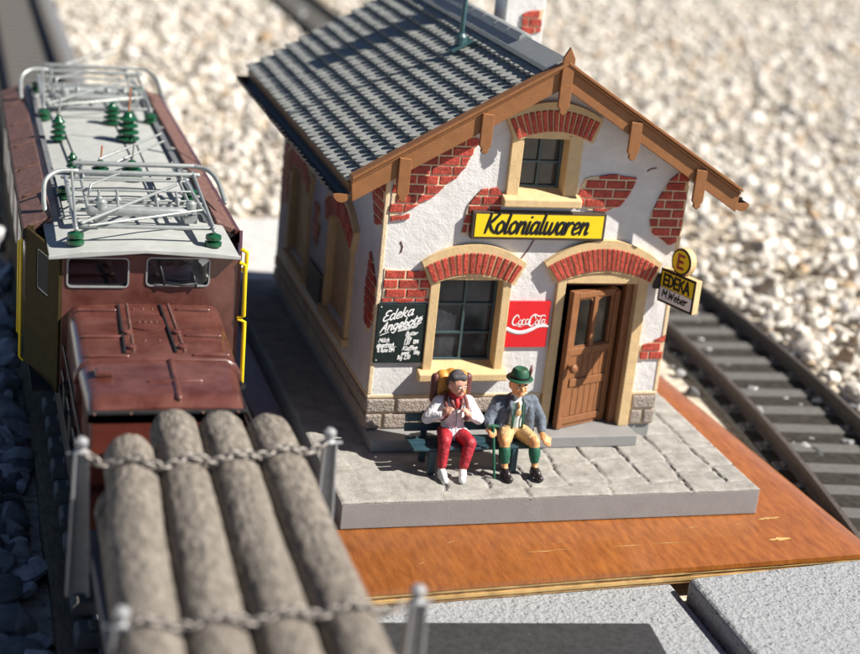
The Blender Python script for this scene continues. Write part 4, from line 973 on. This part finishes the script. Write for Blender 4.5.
for kn,an in ((knL,anL),(knR,anR)):
    flesh('sock',[[(kn.lerp(an,.30),.096),(kn.lerp(an,.5),.095),(kn.lerp(an,.74),.072)]],'gsock',p2,.014,2)
for a,t in ((anL,toL),(anR,toR)):
    flesh('shoe',[[(a+Vector((0,.03,-.09)),.064),(t,.058)],[(a+Vector((0,.0,-.03)),.066),(a.lerp(t,.55),.062)]],'shoe',p2,.014,3)
flesh('hair',[[(H+Vector((0,.05,.06)),.128),(H+Vector((0,.07,-.03)),.115)],[(H+Vector((-.125,.0,.02)),.035),(H+Vector((-.128,.0,-.05)),.025)],[(H+Vector((.125,.02,.02)),.035),(H+Vector((.128,.02,-.05)),.025)]],'hair',p2,.016,2)
TH_ = Matrix.Rotation(math.radians(4),4,'X')
mb = MB(); mb.lathe([(.13,.0),(.205,-.012),(.215,.0),(.205,.012),(.158,.02),(.148,.06),(.13,.13),(.10,.165),(.06,.165),(.02,.15)],H+Vector((0,.0,.105)),26,TH_); ht = mb.build('hat','hatg',p2,smooth='auto',)
mb = MB(); mb.lathe([(.162,.022),(.157,.055),(.14,.055),(.14,.022)],H+Vector((0,.0,.105)),24,TH_); mb.build('hat_band','black',ht,smooth='auto')
mb = MB(); mb.tube([H+Vector((.13,-.08,.15)),H+Vector((.15,-.06,.25)),H+Vector((.155,-.05,.34))],[.015,.03,.012],8,squash=(1,.7,1)); mb.build('hat_tuft','strap',ht,smooth=True)
mb = MB(); mb.tube([(-.84,-1.365,.80),(-.815,-1.4575,.41),(-.79,-1.55,.02)],[.026,.023,.019],10,round_end=True); mb.tube([(-.93,-1.36,.80),(-.84,-1.365,.815),(-.76,-1.36,.80)],[.022,.026,.022],10,round_end=True)
tag(mb.build('walking_cane','gsock',smooth=True),'thin green walking cane held by the person in the green hat','cane')

# ================================================================== the locomotive
lc = thing('locomotive','brown electric locomotive with long bonnet, grey roof and two folded pantographs','locomotive',(-5.85,4,-.7))
XL,XR = -7.13,-4.32      # cab front
BL,BR = -7.58,-4.05      # body sides
YF,YB,Z0,Z1 = 2.0,14.6,.08,2.44
# cab front with two window openings
mb = MB(); ww = [(-7.05,-6.09,1.90,2.385),(-5.80,-4.79,1.93,2.40)]
def rrect(a,b,c,d,r=.07): return arc((b-r,d-r),r,0,PI/2,4)+arc((a+r,d-r),r,PI/2,PI,4)+arc((a+r,c+r),r,PI,1.5*PI,4)+arc((b-r,c+r),r,1.5*PI,2*PI,4)
mb.holed([(XL,Z0),(XR,Z0),(XR,Z1),(XL,Z1)],[rrect(*q) for q in ww],YF,YF+.1); cb = mb.build('cab_front','loco',lc,bevel=.02)
for q in ww:
    mb = MB(); mb.holed(rrect(q[0]-.012,q[1]+.012,q[2]-.012,q[3]+.012,.08),[rrect(q[0]+.012,q[1]-.012,q[2]+.012,q[3]-.012,.06)],YF-.02,YF+.03); fr = mb.build('window','silver',lc)
    mb = MB(); mb.prism(rrect(q[0]-.01,q[1]+.01,q[2]-.01,q[3]+.01,.07),YF+.045,YF+.055); mb.build('pane','loglass',fr)
mb = MB(); mb.tube([(-5.62,YF-.06,2.36),(-5.55,YF-.07,2.12),(-5.52,YF-.06,1.96)],.022,6); mb.tube([(-5.6,YF-.05,2.0),(-5.25,YF-.06,1.955),(-4.98,YF-.06,1.99)],.02,6); mb.tube([(-5.05,YF-.05,2.12),(-5.0,YF-.05,1.92)],.02,6); mb.build('wiper','frameblk',lc,smooth=True)
# slanting cab corners and the long sides
def wallquad(a,b,z0,z1,th,holes,name,m):
    a = Vector((*a,0)); b = Vector((*b,0)); d = (b-a); L = d.length; d.normalize(); n = Vector((d.y,-d.x,0))
    mb = MB(); mb.holed([(0,z0),(L,z0),(L,z1),(0,z1)],holes,0,th)
    mb.v = [tuple(a+d*p[0]+n*p[1]+Vector((0,0,p[2]))) for p in mb.v]
    return mb.build(name,m,lc), (a,d,n,L)
for s,xa,xb in ((-1,XL,BL),(1,XR,BR)):
    wv = (.5,1.05,1.55,2.25) if s < 0 else (.14,1.05,1.5,2.33)
    hol = [rrect(*wv,.05)]
    o,(a,d,n,L) = wallquad((xa,YF),(xb,YF+1.5),Z0,Z1,.05*s,hol,'cab_side','locoshade' if s < 0 else 'loco')
    mb = MB(); mb.holed(rrect(wv[0]-.04,wv[1]+.04,wv[2]-.04,wv[3]+.04,.06),[rrect(wv[0]+.03,wv[1]-.03,wv[2]+.03,wv[3]-.03,.05)],-.02*s,.03*s); mb.v = [tuple(a+d*p[0]+n*p[1]+Vector((0,0,p[2]))) for p in mb.v]; fr = mb.build('window','silver',lc)
    mb = MB(); mb.prism(rrect(wv[0]-.01,wv[1]+.01,wv[2]-.01,wv[3]+.01,.05),.02*s,.028*s); mb.v = [tuple(a+d*p[0]+n*p[1]+Vector((0,0,p[2]))) for p in mb.v]; mb.build('pane','loglass' if s > 0 else 'dark',fr)
    sd = MB(); sd.box((min(xb,xb-s*.08),YF+1.5,Z0),(max(xb,xb-s*.08),YB,Z1)); so_ = sd.build('body_side','locoshade' if s < 0 else 'loco',lc)
    sd = MB()
    for k in range(6):
        ya = YF+2.0+k*1.75; sd.box((xb-.02 if s < 0 else xb-.01,ya,.9),(xb+.01 if s < 0 else xb+.02,ya+1.1,1.9))
    sd.build('side_panel','loco',so_,bevel=.02)
mb = MB(); mb.box((BL,YB-.1,Z0),(BR,YB,Z1)); mb.build('rear_wall','loco',lc)
mb = MB(); mb.box((BL+.02,YF+.1,Z0-.02),(BR-.02,YB-.05,Z0+.02)) ; mb.box((-7.0,YF+1.7,Z0+.05),(-5.95,YF+1.78,Z1)); mb.build('cab_floor','dark',lc)
mb = MB(); mb.box((-5.9,YF+1.2,Z0+.05),(-4.5,YF+1.28,Z1-.05)); mb.ball((-5.05,YF+.36,2.02),(.23,.2,.26),12,8); mb.ball((-5.38,YF+.42,1.92),(.2,.2,.25),12,8); mb.ball((-4.82,YF+.42,1.85),(.17,.2,.16),12,8); mb.ball((-5.12,YF+.25,2.0),(.24,.17,.24),14,9); mb.ball((-4.93,YF+.23,1.88),(.15,.14,.2),12,8); mb.ball((-5.42,YF+.26,1.9),(.17,.15,.2),12,8); mb.box((-5.75,YF+.13,1.5),(-4.6,YF+.6,1.86)); mb.build('cab_pale_fill','cabin',lc,smooth='auto')  # pale wall and lumps added to brighten the right window
# bonnet: a rounded hood falling gently to the front, with beads and ribs
def hood(y0,y1,xl0,xr0,xl1,xr1,z0,z1,zb,name,m,r=.2,nose=False):
    rows = []; n = 10
    for i in range(n+1):
        t = i/n; y = y0+(y1-y0)*t; a = xl0+(xl1-xl0)*t; b = xr0+(xr1-xr0)*t; z = z0+(z1-z0)*t
        if nose: z -= .10*max(0,(t-.8)/.2)**2
        P = [(a,zb)]+[(a+r-r*math.cos(q),z-r+r*math.sin(q)) for q in (0,.4,.8,1.2,PI/2)]+[((a+b)/2,z+.025)]+[(b-r+r*math.sin(q),z-r+r*math.cos(q)) for q in (0,.4,.8,1.2,PI/2)]+[(b,zb)]
        rows.append([(p[0],y,p[1]) for p in P])
    k = len(rows[0]); mb = MB(); vs = [p for q in rows for p in q]
    mb.add(vs,[(i*k+j,i*k+j+1,(i+1)*k+j+1,(i+1)*k+j) for i in range(n) for j in range(k-1)]+[tuple(range(k)),tuple(range(n*k+k-1,n*k-1,-1))]+[(0,k-1,n*k+k-1,n*k)])
    return mb.build(name,m,lc,smooth='auto',angle=35)
HZ = 1.55
hood(YF,-.50,-7.03,-4.58,-7.08,-4.68,HZ+.04,HZ,Z0,'bonnet','loco')
fh = hood(-.50,-1.98,-7.06,-4.70,-7.03,-4.84,HZ+.03,HZ-.01,1.37,'bonnet_front','loco',.2,True)
mb = MB(); mb.box((-6.99,-1.97,Z0),(-4.86,-.52,1.368)); nf = mb.build('bonnet_nose','locored',lc,bevel=.04,seg=3)
mb = MB(); mb.beam((-7.06,-2.0,1.40),(-4.82,-2.0,1.40),.07,.05); mb.build('front_bead','frameblk',lc,bevel=.01)
mb = MB()
for i in range(5): mb.ball((-6.95+i*.5,-2.04,1.40),.022,8,6)
mb.build('rivets','louvre',lc); mb = MB()
for (a,b) in (((-7.07,-.5),(-4.69,-.5)),): 
    mb.tube([(a[0]-.01,-.5,HZ-.3),(a[0]+.0,-.5,HZ-.16),(a[0]+.07,-.5,HZ-.04),(a[0]+.2,-.5,HZ+.03),(-5.87,-.5,HZ+.055),(b[0]-.2,-.5,HZ+.03),(b[0]-.07,-.5,HZ-.04),(b[0],-.5,HZ-.16),(b[0]+.01,-.5,HZ-.3)],.045,8)
mb.build('bead','loco',lc,smooth=True)
def hz(y): return HZ+.04-.04*(YF-y)/2.5+.022 if y > -.5 else HZ+.03-.06*(-.5-y)/1.62+.022
rb = MB()
def rib(x0,y0,x1,y1,r=.022): rb.tube([(x0,y0,hz(y0)-.003),((x0+x1)/2,(y0+y1)/2,hz((y0+y1)/2)),(x1,y1,hz(y1)-.003)],r,8,round_end=True)
rib(-5.72,-.55,-5.76,-1.85,.05); rib(-6.12,-1.30,-5.38,-1.28,.04)
for y in (1.72,.55,-.25):
    rib(-6.88,y,-6.32,y-.02,.034); rib(-5.32,y+.02,-4.82,y,.034)
rb.build('rib','loco',lc,smooth=True)
for x0,x1 in ((-6.18,-6.28),(-5.52,-5.52)):
    mb = MB(); mb.beam((x0,YF-.05,hz(1.9)+.0),(x1,-.15,hz(-.1)+.0),.13,.03); mb.build('hinge_strip','loco',lc,bevel=.01)
    mb = MB(); mb.beam((x0-.06,YF-.05,hz(1.9)+.0),(x1-.06,-.15,hz(-.1)+.0),.03,.07); mb.build('hinge_groove','frameblk',lc)
    mb = MB(); mb.beam((x0+.075,YF-.05,hz(1.9)),(x1+.075,-.15,hz(-.1)),.035,.06)
    for j in range(22):
        t = j/21; mb.ball((x0+(x1-x0)*t+.075,YF-.1-(YF+.0)*t,hz(1.9-1.95*t)+.034),.017,6,4)
    mb.build('hinge','silver' if False else 'louvre',lc)
    mb = MB()
    for yy in (.62,.0): mb.lathe([(.075,-.01),(.075,.06),(.05,.08)],(x1+.05,yy,hz(yy)),12)
    mb.build('hinge_boss','loco',lc,smooth='auto')
mb = MB(); mb.lathe([(.36,-.02),(.36,.012),(.33,.02)],(-5.87,1.15,hz(1.15)),28); ft = mb.build('filler_cap','loco',lc,smooth='auto')
mb = MB()
for x in (-.13,-.04,.05,.14): mb.ball((-5.87+x,1.1,hz(1.1)+.025),.022,8,6)
for x,y in ((-.15,1.75),(0,1.75),(.15,1.75),(-.12,.35),(.1,.35)): mb.ball((-5.87+x,y,hz(y)+.004),.02,8,6)
mb.build('rivets','louvre',lc)
mb = MB(); mb.box((-6.86,-1.12,hz(-1)-.02),(-6.60,-.86,hz(-1)+.075)); mb.build('latch','loco',lc,bevel=.03)
# roof with brown louvre panels
RT = 2.46
mb = MB(); rows = []
XA,XB = -7.34,-4.34
prof = [(XA,RT-.05),(XA,RT-.0),(XA+.5,RT+.08),((XA+XB)/2,RT+.12),(XB-.5,RT+.09),(XB,RT+.03),(XB,RT-.03),((XA+XB)/2,RT+.05)]
mb.prism(prof,YF-.13,YB+.2); rf = mb.build('roof','locoroof',lc,smooth='auto')
mb = MB(); mb.prism([(XA-.02,RT-.055),(XA-.02,RT+.0),(XA+.5,RT+.085),((XA+XB)/2,RT+.125),(XB-.5,RT+.095),(XB+.02,RT+.035),(XB+.02,RT-.025),((XA+XB)/2,RT+.065)],YF-.19,YF-.131); mb.build('visor','locoroof',rf,bevel=.01)
for s,xo,xi in ((-1,-7.68,-7.20),(1,-4.03,-4.46)):
    for k in range(6):
        ya = 3.55+k*1.83; mb = MB()
        pr_ = [(xo,RT-.22),(xo,RT-.06),(xi,RT+.145),(xi,RT+.0)]
        mb.prism(pr_,ya+.05,ya+1.77); mb.build('louvre_panel','louvre',rf,bevel=.03)
    mb = MB(); mb.box((min(xo,xi),3.5,RT-.24),(max(xo,xi),14.6,RT-.10)); mb.build('eave','frameblk',rf)
    x = xi-s*.16; mb = MB(); mb.box((x-.05,3.6,RT+.1),(x+.05,14,RT+.145)); mb.build('roof_walk','wagon',rf)
mb = MB(); mb.tube([(-6.55,7.0,RT+.2),(-6.7,14,RT+.2)],.02,6); mb.tube([(-5.3,4.2,RT+.2),(-5.3,10.8,RT+.3)],.018,6)
mb.build('roof_cable','frameblk',rf)
# insulators
def insulator(x,y,h,r,rod=None):
    mb = MB(); pf = [(r*.5,0)]
    n = 4
    for i in range(n):
        z = h*(.08+.8*i/n); pf += [(r*.45,z),(r*(1-.08*i),z+h*.05),(r*(1-.08*i),z+h*.1),(r*.45,z+h*.16)]
    pf += [(r*.4,h*.9),(r*.2,h)]
    mb.lathe(pf,(x,y,RT+.09),14); o = mb.build('insulator','ins',lc,smooth='auto',angle=60)
    if rod: mb = MB(); mb.tube([(x,y,RT+.09+h*.7),(x+.02,y-.02,RT+.09+h*1.75)],.018,6); mb.build('rod',rod,o)
for a in ((-6.75,9.1,.55,.17,'silver'),(-5.38,9.2,.65,.24,'copper'),(-6.66,6.6,.42,.12,None),(-6.18,6.3,.36,.19,'copper'),(-5.62,6.2,.40,.23,'silver'),(-5.55,10.7,.5,.2,None)): insulator(*a)
# pantographs, folded down
def panto(y0,y1,sgn):
    p = MB(); zb = RT+.36
    xl,xr = -6.92,-4.72
    for x in (xl,xr): p.tube([(x,y0,zb),(x+(.05 if x < -6 else -.05),y1,zb)],.04,8,round_end=True)
    for y in (y0+.15,y0+1.1*(1 if y1 > y0 else -1),(y0+y1)/2,y1): p.tube([(xl,y,zb),(xr,y,zb)],.035,8,round_end=True)
    p.tube([(xl+.3,y0+.9*sgn,zb+.05),(xr-.3,y0+.9*sgn,zb+.05)],.085,10,round_end=True)
    o = p.build('pantograph','silver',lc,smooth=True)
    a = MB(); zt = RT+.62
    for x in (xl+.25,xr-.25):
        a.tube([(x,y0+.9*sgn,zb+.08),(x+.04,y1+.6*sgn,zb+.16)],.03,8,round_end=True); a.tube([(x+.1,y1+.6*sgn,zb+.16),(x+.05,y1-.7*sgn,zt-.06)],.026,8,round_end=True)
    a.tube([(xl+.1,y0+.1*sgn,zb+.07),(xr-.35,y0+2.1*sgn,zb+.2)],.028,8,round_end=True)
    a.tube([(xl+.2,y0-.02*sgn,zb+.06),(xr-.1,y0+.8*sgn,zb+.12)],.022,8,round_end=True)
    a.tube([(-6.2,y1+.9*sgn,zb+.12),(-4.95,y1+2.1*sgn,zb+.35)],.024,8,round_end=True); a.tube([(-5.9,y1+.8*sgn,zb+.1),(-4.95,y1+1.7*sgn,zb+.3)],.022,8,round_end=True)
    a.tube([(xl+.3,y0+1.5*sgn,zb+.1),(xl+.35,y0+1.6*sgn,zb+.3),(xl+.9,y0+2.4*sgn,zb+.3)],.022,8)
    for q,z_ in ((1.35,.1),(1.75,.16),(2.5,.14)): a.tube([(xl+.15,y0+q*sgn,zb+z_),(xr-.15,y0+(q+.06)*sgn,zb+z_)],.02,8,round_end=True)
    for x in (xl+.45,xl+.75,xr-.8,xr-.45): a.tube([(x,y0+.9*sgn,zb+.05),(x+.05,y0+1.75*sgn,zb+.16)],.024,8,round_end=True); a.ball((x+.03,y0+1.35*sgn,zb+.12),.06,8,6)
    a.tube([(xl,y0+.1*sgn,zb+.03),(xl+.12,y1-.4*sgn,zt)],.024,8,round_end=True); a.tube([(xr,y0+.1*sgn,zb+.03),(xr+.02,y1-.4*sgn,zt)],.03,8,round_end=True)
    a.build('arm','silver',o,smooth=True)
    b = MB()
    for dy,dz in ((0,0),(-.55,-.02)):
        yy = y1+dy*sgn
        b.tube([(-6.72,yy,zt+dz),(-4.62,yy,zt+dz)],.045,8,round_end=True)
    b.tube(catmull([(-6.72,y1-.55*sgn,zt),(-7.05,y1-.62*sgn,zt-.0),(-7.26,y1-.8*sgn,zt-.12),(-7.3,y1-1.1*sgn,zt-.34),(-7.29,y1-1.3*sgn,zt-.5)],5),.042,8,round_end=True)
    b.tube(catmull([(-4.62,y1,zt),(-4.4,y1-.1*sgn,zt-.03),(-4.25,y1-.45*sgn,zt-.14),(-4.20,y1-1.1*sgn,zt-.36)],5),.042,8,round_end=True)
    b.build('contact_bow','silver',o,smooth=True)
    sp = MB()
    for x in (-6.45,-4.98):
        sp.lathe([(.05,0),(.09,.03),(.09,.16),(.05,.2)],(x,y0+.9*sgn,zb+.05),10); sp.box((x-.1,y0+1.0*sgn-.2,zb-.12),(x+.1,y0+1.0*sgn+.2,zb+.02))
    sp.build('spring_box','silver',o,smooth='auto')
    for x in (xl,xr):
        for y in (y0+.05*sgn,y1-.4*sgn):
            mb = MB(); mb.lathe([(.08,0),(.14,.03),(.14,.09),(.07,.11),(.13,.14),(.13,.2),(.06,.23)],(x,y,RT+.07),14); mb.build('insulator','ins',o,smooth='auto',angle=60)
panto(2.15,5.35,1); panto(11.0,14.3,1)
# yellow hand rails beside the doors
for pts in ([(-7.62,3.75,2.2),(-7.68,3.75,2.12),(-7.68,3.75,.05),(-7.62,3.75,-.02)],[(-7.62,4.6,1.9),(-7.68,4.6,1.85),(-7.68,4.6,.2),(-7.62,4.6,.12)],[(-4.30,1.99,2.34),(-4.21,1.96,2.3),(-4.19,1.96,1.42),(-4.28,1.99,1.38)],[(-4.28,1.99,1.36),(-4.17,1.96,1.32),(-4.15,1.96,.2),(-4.28,1.99,.12)],[(-4.24,2.2,2.5),(-4.16,2.15,2.46),(-4.16,2.15,2.2),(-4.24,2.2,2.14)]):
    mb = MB(); mb.tube(pts,.036 if pts[0][0] > -6 else .027,8); mb.build('handrail','hyellow',lc,smooth='auto')
# frame, walkway, wheels, buffer beam
mb = MB(); mb.box((-7.1,-2.0,-.55),(-4.65,14.5,.075)); mb.build('frame','frameblk',lc,bevel=.02)
mb = MB(); mb.box((-7.1,-2.2,-.5),(-4.62,-1.98,.25)); bf = mb.build('buffer_beam','locored',lc,bevel=.02)
for x in (-6.6,-5.15):
    mb = MB(); mb.lathe([(.1,0),(.1,.2),(.2,.24),(.2,.28)],(x,-2.3,-.02),16,Matrix.Rotation(PI/2,4,'X')); mb.build('buffer','frameblk',bf,smooth='auto')
for y in (-1.2,.6,2.4,9.5,11.3,13.1):
    for x in (-6.72,-4.92):
        mb = MB(); mb.lathe([(.46,-.05),(.46,.05),(.3,.06),(.12,.08)],(x,y,-.89),24,Matrix.Rotation(PI/2,4,'Y')); mb.build('wheel','frameblk',lc,smooth='auto')
for x,s in ((-7.09,-1),(-4.66,1)):
    mb = MB(); mb.box((x-.06,-2.0,.18),(x+.06,1.9,.26)); mb.tube([(x-.0,-2.0,.5),(x,1.9,.5)],.03,6); mb.tube([(x,-2.0,.9),(x,1.9,.95)],.022,6)
    for y in (-1.6,-.4,.8): mb.box((x-.05,y,.26),(x+.05,y+.35,.62))
    mb.build('walkway','frameblk',lc)
mb = MB(); mb.tube([(-4.78,1.6,1.0),(-4.62,-.4,1.0),(-4.66,-2.0,1.05)],.03,6); mb.tube([(-4.68,-.35,HZ-.35),(-4.62,-.6,HZ-.35)],.05,6); mb.build('pipe','frameblk',lc)

# ================================================================== the timber wagon and its logs
wg = thing('timber_wagon','flat railway wagon with grey stakes and chains carrying logs','wagon',(-5.65,-8,-.7))
mb = MB(); mb.box((-7.12,-14,.12),(-4.12,-3.35,.30)); mb.build('deck','wagon',wg,bevel=.02)
mb = MB(); mb.box((-7.1,-14,-.12),(-6.9,-3.4,.119)); mb.box((-4.34,-14,-.12),(-4.14,-3.4,.119)); mb.box((-6.9,-13.8,-.6),(-4.34,-12.2,.119)); mb.box((-6.9,-8,-.6),(-4.34,-4.4,.119)); mb.build('sole_bar','frameblk',wg)
for y in (-5.2,-7.2,-11,-13):
    for x in (-6.7,-4.8):
        mb = MB(); mb.lathe([(.44,-.05),(.44,.05),(.3,.06),(.12,.08)],(x,y,-.91),22,Matrix.Rotation(PI/2,4,'Y')); mb.build('wheel','frameblk',wg,smooth='auto')
stakes = []
for (x,y) in ((-7.27,-3.85),(-4.03,-3.72),(-7.20,-8.15),(-4.0,-8.0),(-7.2,-12.4),(-4.0,-12.3)):
    s = -1 if x < -5.6 else 1
    mb = MB()
    mb.v = []; w0,w1 = .15,.09
    for xx0,xx1,yy0,yy1 in ((-1,1,-.02,.02),(-1,-.75,-.13,-.02),(.75,1,-.13,-.02)):
        vs = []
        for z,wd in ((-.35,w0),(1.68,w1)): vs += [(x+xx0*wd,y+yy0,z),(x+xx1*wd,y+yy0,z),(x+xx1*wd,y+yy1,z),(x+xx0*wd,y+yy1,z)]
        mb.add(vs,[(0,1,2,3),(7,6,5,4),(0,1,5,4),(1,2,6,5),(2,3,7,6),(3,0,4,7)])
    o = mb.build('stake','stake',wg,bevel=.008)
    mb = MB(); mb.lathe([(.05,1.64),(.09,1.68),(.05,1.72),(.085,1.77),(.085,1.83),(.04,1.87)],(x,y-.03,0),14); mb.tube([(x+s*.02,y-.03,1.66),(x+s*.16,y-.03,1.66)],.022,6,round_end=True); mb.build('stake_head','stake',o,smooth='auto')
    stakes.append((x,y))
def log(label, xa, ya, xb, yb, z, ra, rb_, seed):
    n, k = 150, 40; vs = []
    for i in range(n+1):
        t = i/n; y = ya+(yb-ya)*t; x = xa+(xb-xa)*t+.03*noise.noise((t*5,seed,0)); r = ra+(rb_-ra)*t
        if i == 0: r *= .9
        if i == 1: r *= .975
        for j in range(k):
            a = 2*PI*j/k; q = r*(1+.035*noise.noise((math.cos(a)*1.6,math.sin(a)*1.6,y*.9+seed*9))+.04*noise.noise((math.cos(a)*4,math.sin(a)*4,y*1.2+seed*5))+.03*noise.noise((math.cos(a)*9,math.sin(a)*9,y*4+seed)))
            vs.append((x+q*math.cos(a), y-(.0 if i else -.03), z+q*math.sin(a)))
    mb = MB(); mb.add(vs,[(i*k+j,i*k+(j+1)%k,(i+1)*k+(j+1)%k,(i+1)*k+j) for i in range(n) for j in range(k)]+[tuple(range(k)),tuple(range(n*k+k-1,n*k-1,-1))])
    return tag(mb.build('log','bark',smooth='auto',angle=60),label,'log','logs on the timber wagon')
def far_end(x,y): return x,y
for lab,xa,ya,xn,yn,sd in (('leftmost bark covered log of the top layer, shortest at its far end',-6.60,-3.22,-6.94,-8.75,1),
    ('second bark covered log from the left in the top layer',-5.90,-2.38,-6.23,-8.83,2),
    ('third bark covered log from the left in the top layer',-5.27,-2.48,-5.50,-8.92,3),
    ('rightmost bark covered log of the top layer beside the platform',-4.64,-2.62,-4.77,-9.0,4)):
    k = (-13.6-ya)/(yn-ya); xb = xa+(xn-xa)*k
    log(lab,xa,ya,xb,-13.6,1.30,.335,.405,sd)
for lab,xa,xb,sd in (('lower left log half hidden under the top layer',-6.72,-6.86,5),('lower log in the middle left under the top layer',-6.0,-6.1,6),('lower log in the middle right under the top layer',-5.3,-5.34,7),('lower right log under the top layer near the right stakes',-4.6,-4.58,8)):
    log(lab,xa,-3.45,xb,-13.6,.655,.33,.345,sd)
def chain_between(a, b, top, sag):
    a = Vector(a); b = Vector(b); P = catmull([a]+[Vector(p)+Vector((0,0,.035)) for p in top]+[b],14)
    # walk along at link spacing
    Q = [P[0]]; acc = 0; st_ = .105
    for i in range(1,len(P)):
        seg = (P[i]-P[i-1]); L = seg.length; 
        while acc+L >= st_:
            t = (st_-acc)/L; q = P[i-1].lerp(P[i],t); Q.append(q); P[i-1] = q; seg = P[i]-q; L = seg.length; acc = 0
        acc += L
    mb = MB()
    for i in range(len(Q)-1):
        d = (Q[i+1]-Q[i]).normalized(); u = d.cross(Vector((0,0,1))).normalized(); w_ = u.cross(d)
        if i%2: u = w_
        c = (Q[i]+Q[i+1])/2
        ring = [c+d*.082*math.cos(2*PI*k/10)+u*.05*math.sin(2*PI*k/10) for k in range(11)]
        mb.tube(ring,.0205,6,cap=False)
    return mb.build('chain','chain',wg,smooth=True)
chain_between((-7.22,-3.92,1.68),(-4.1,-3.78,1.68),[(-7.0,-4.05,1.52),(-6.62,-4.2,1.68),(-6.28,-4.28,1.58),(-5.95,-4.2,1.68),(-5.62,-4.2,1.60),(-5.32,-4.15,1.685),(-4.98,-4.05,1.60),(-4.68,-3.98,1.685),(-4.36,-3.88,1.55)],0)
chain_between((-7.12,-8.18,1.70),(-4.08,-8.05,1.70),[(-6.95,-8.22,1.70),(-6.55,-8.25,1.60),(-6.2,-8.25,1.73),(-5.82,-8.25,1.61),(-5.46,-8.22,1.73),(-5.1,-8.2,1.62),(-4.76,-8.15,1.73),(-4.38,-8.1,1.56)],0)

# train and logs scaled about the camera so the store's shadow misses the locomotive
TS = .89; TC = Vector((-8.943634,-22.720811,10.178399))
for o in (lc, wg): o.location = TC+(Vector(o.location)-TC)*TS; o.scale = (TS,TS,TS)
for o in list(COL.objects):
    if o.name.split('.')[0] == 'log': o.location = TC*(1-TS); o.scale = (TS,TS,TS)
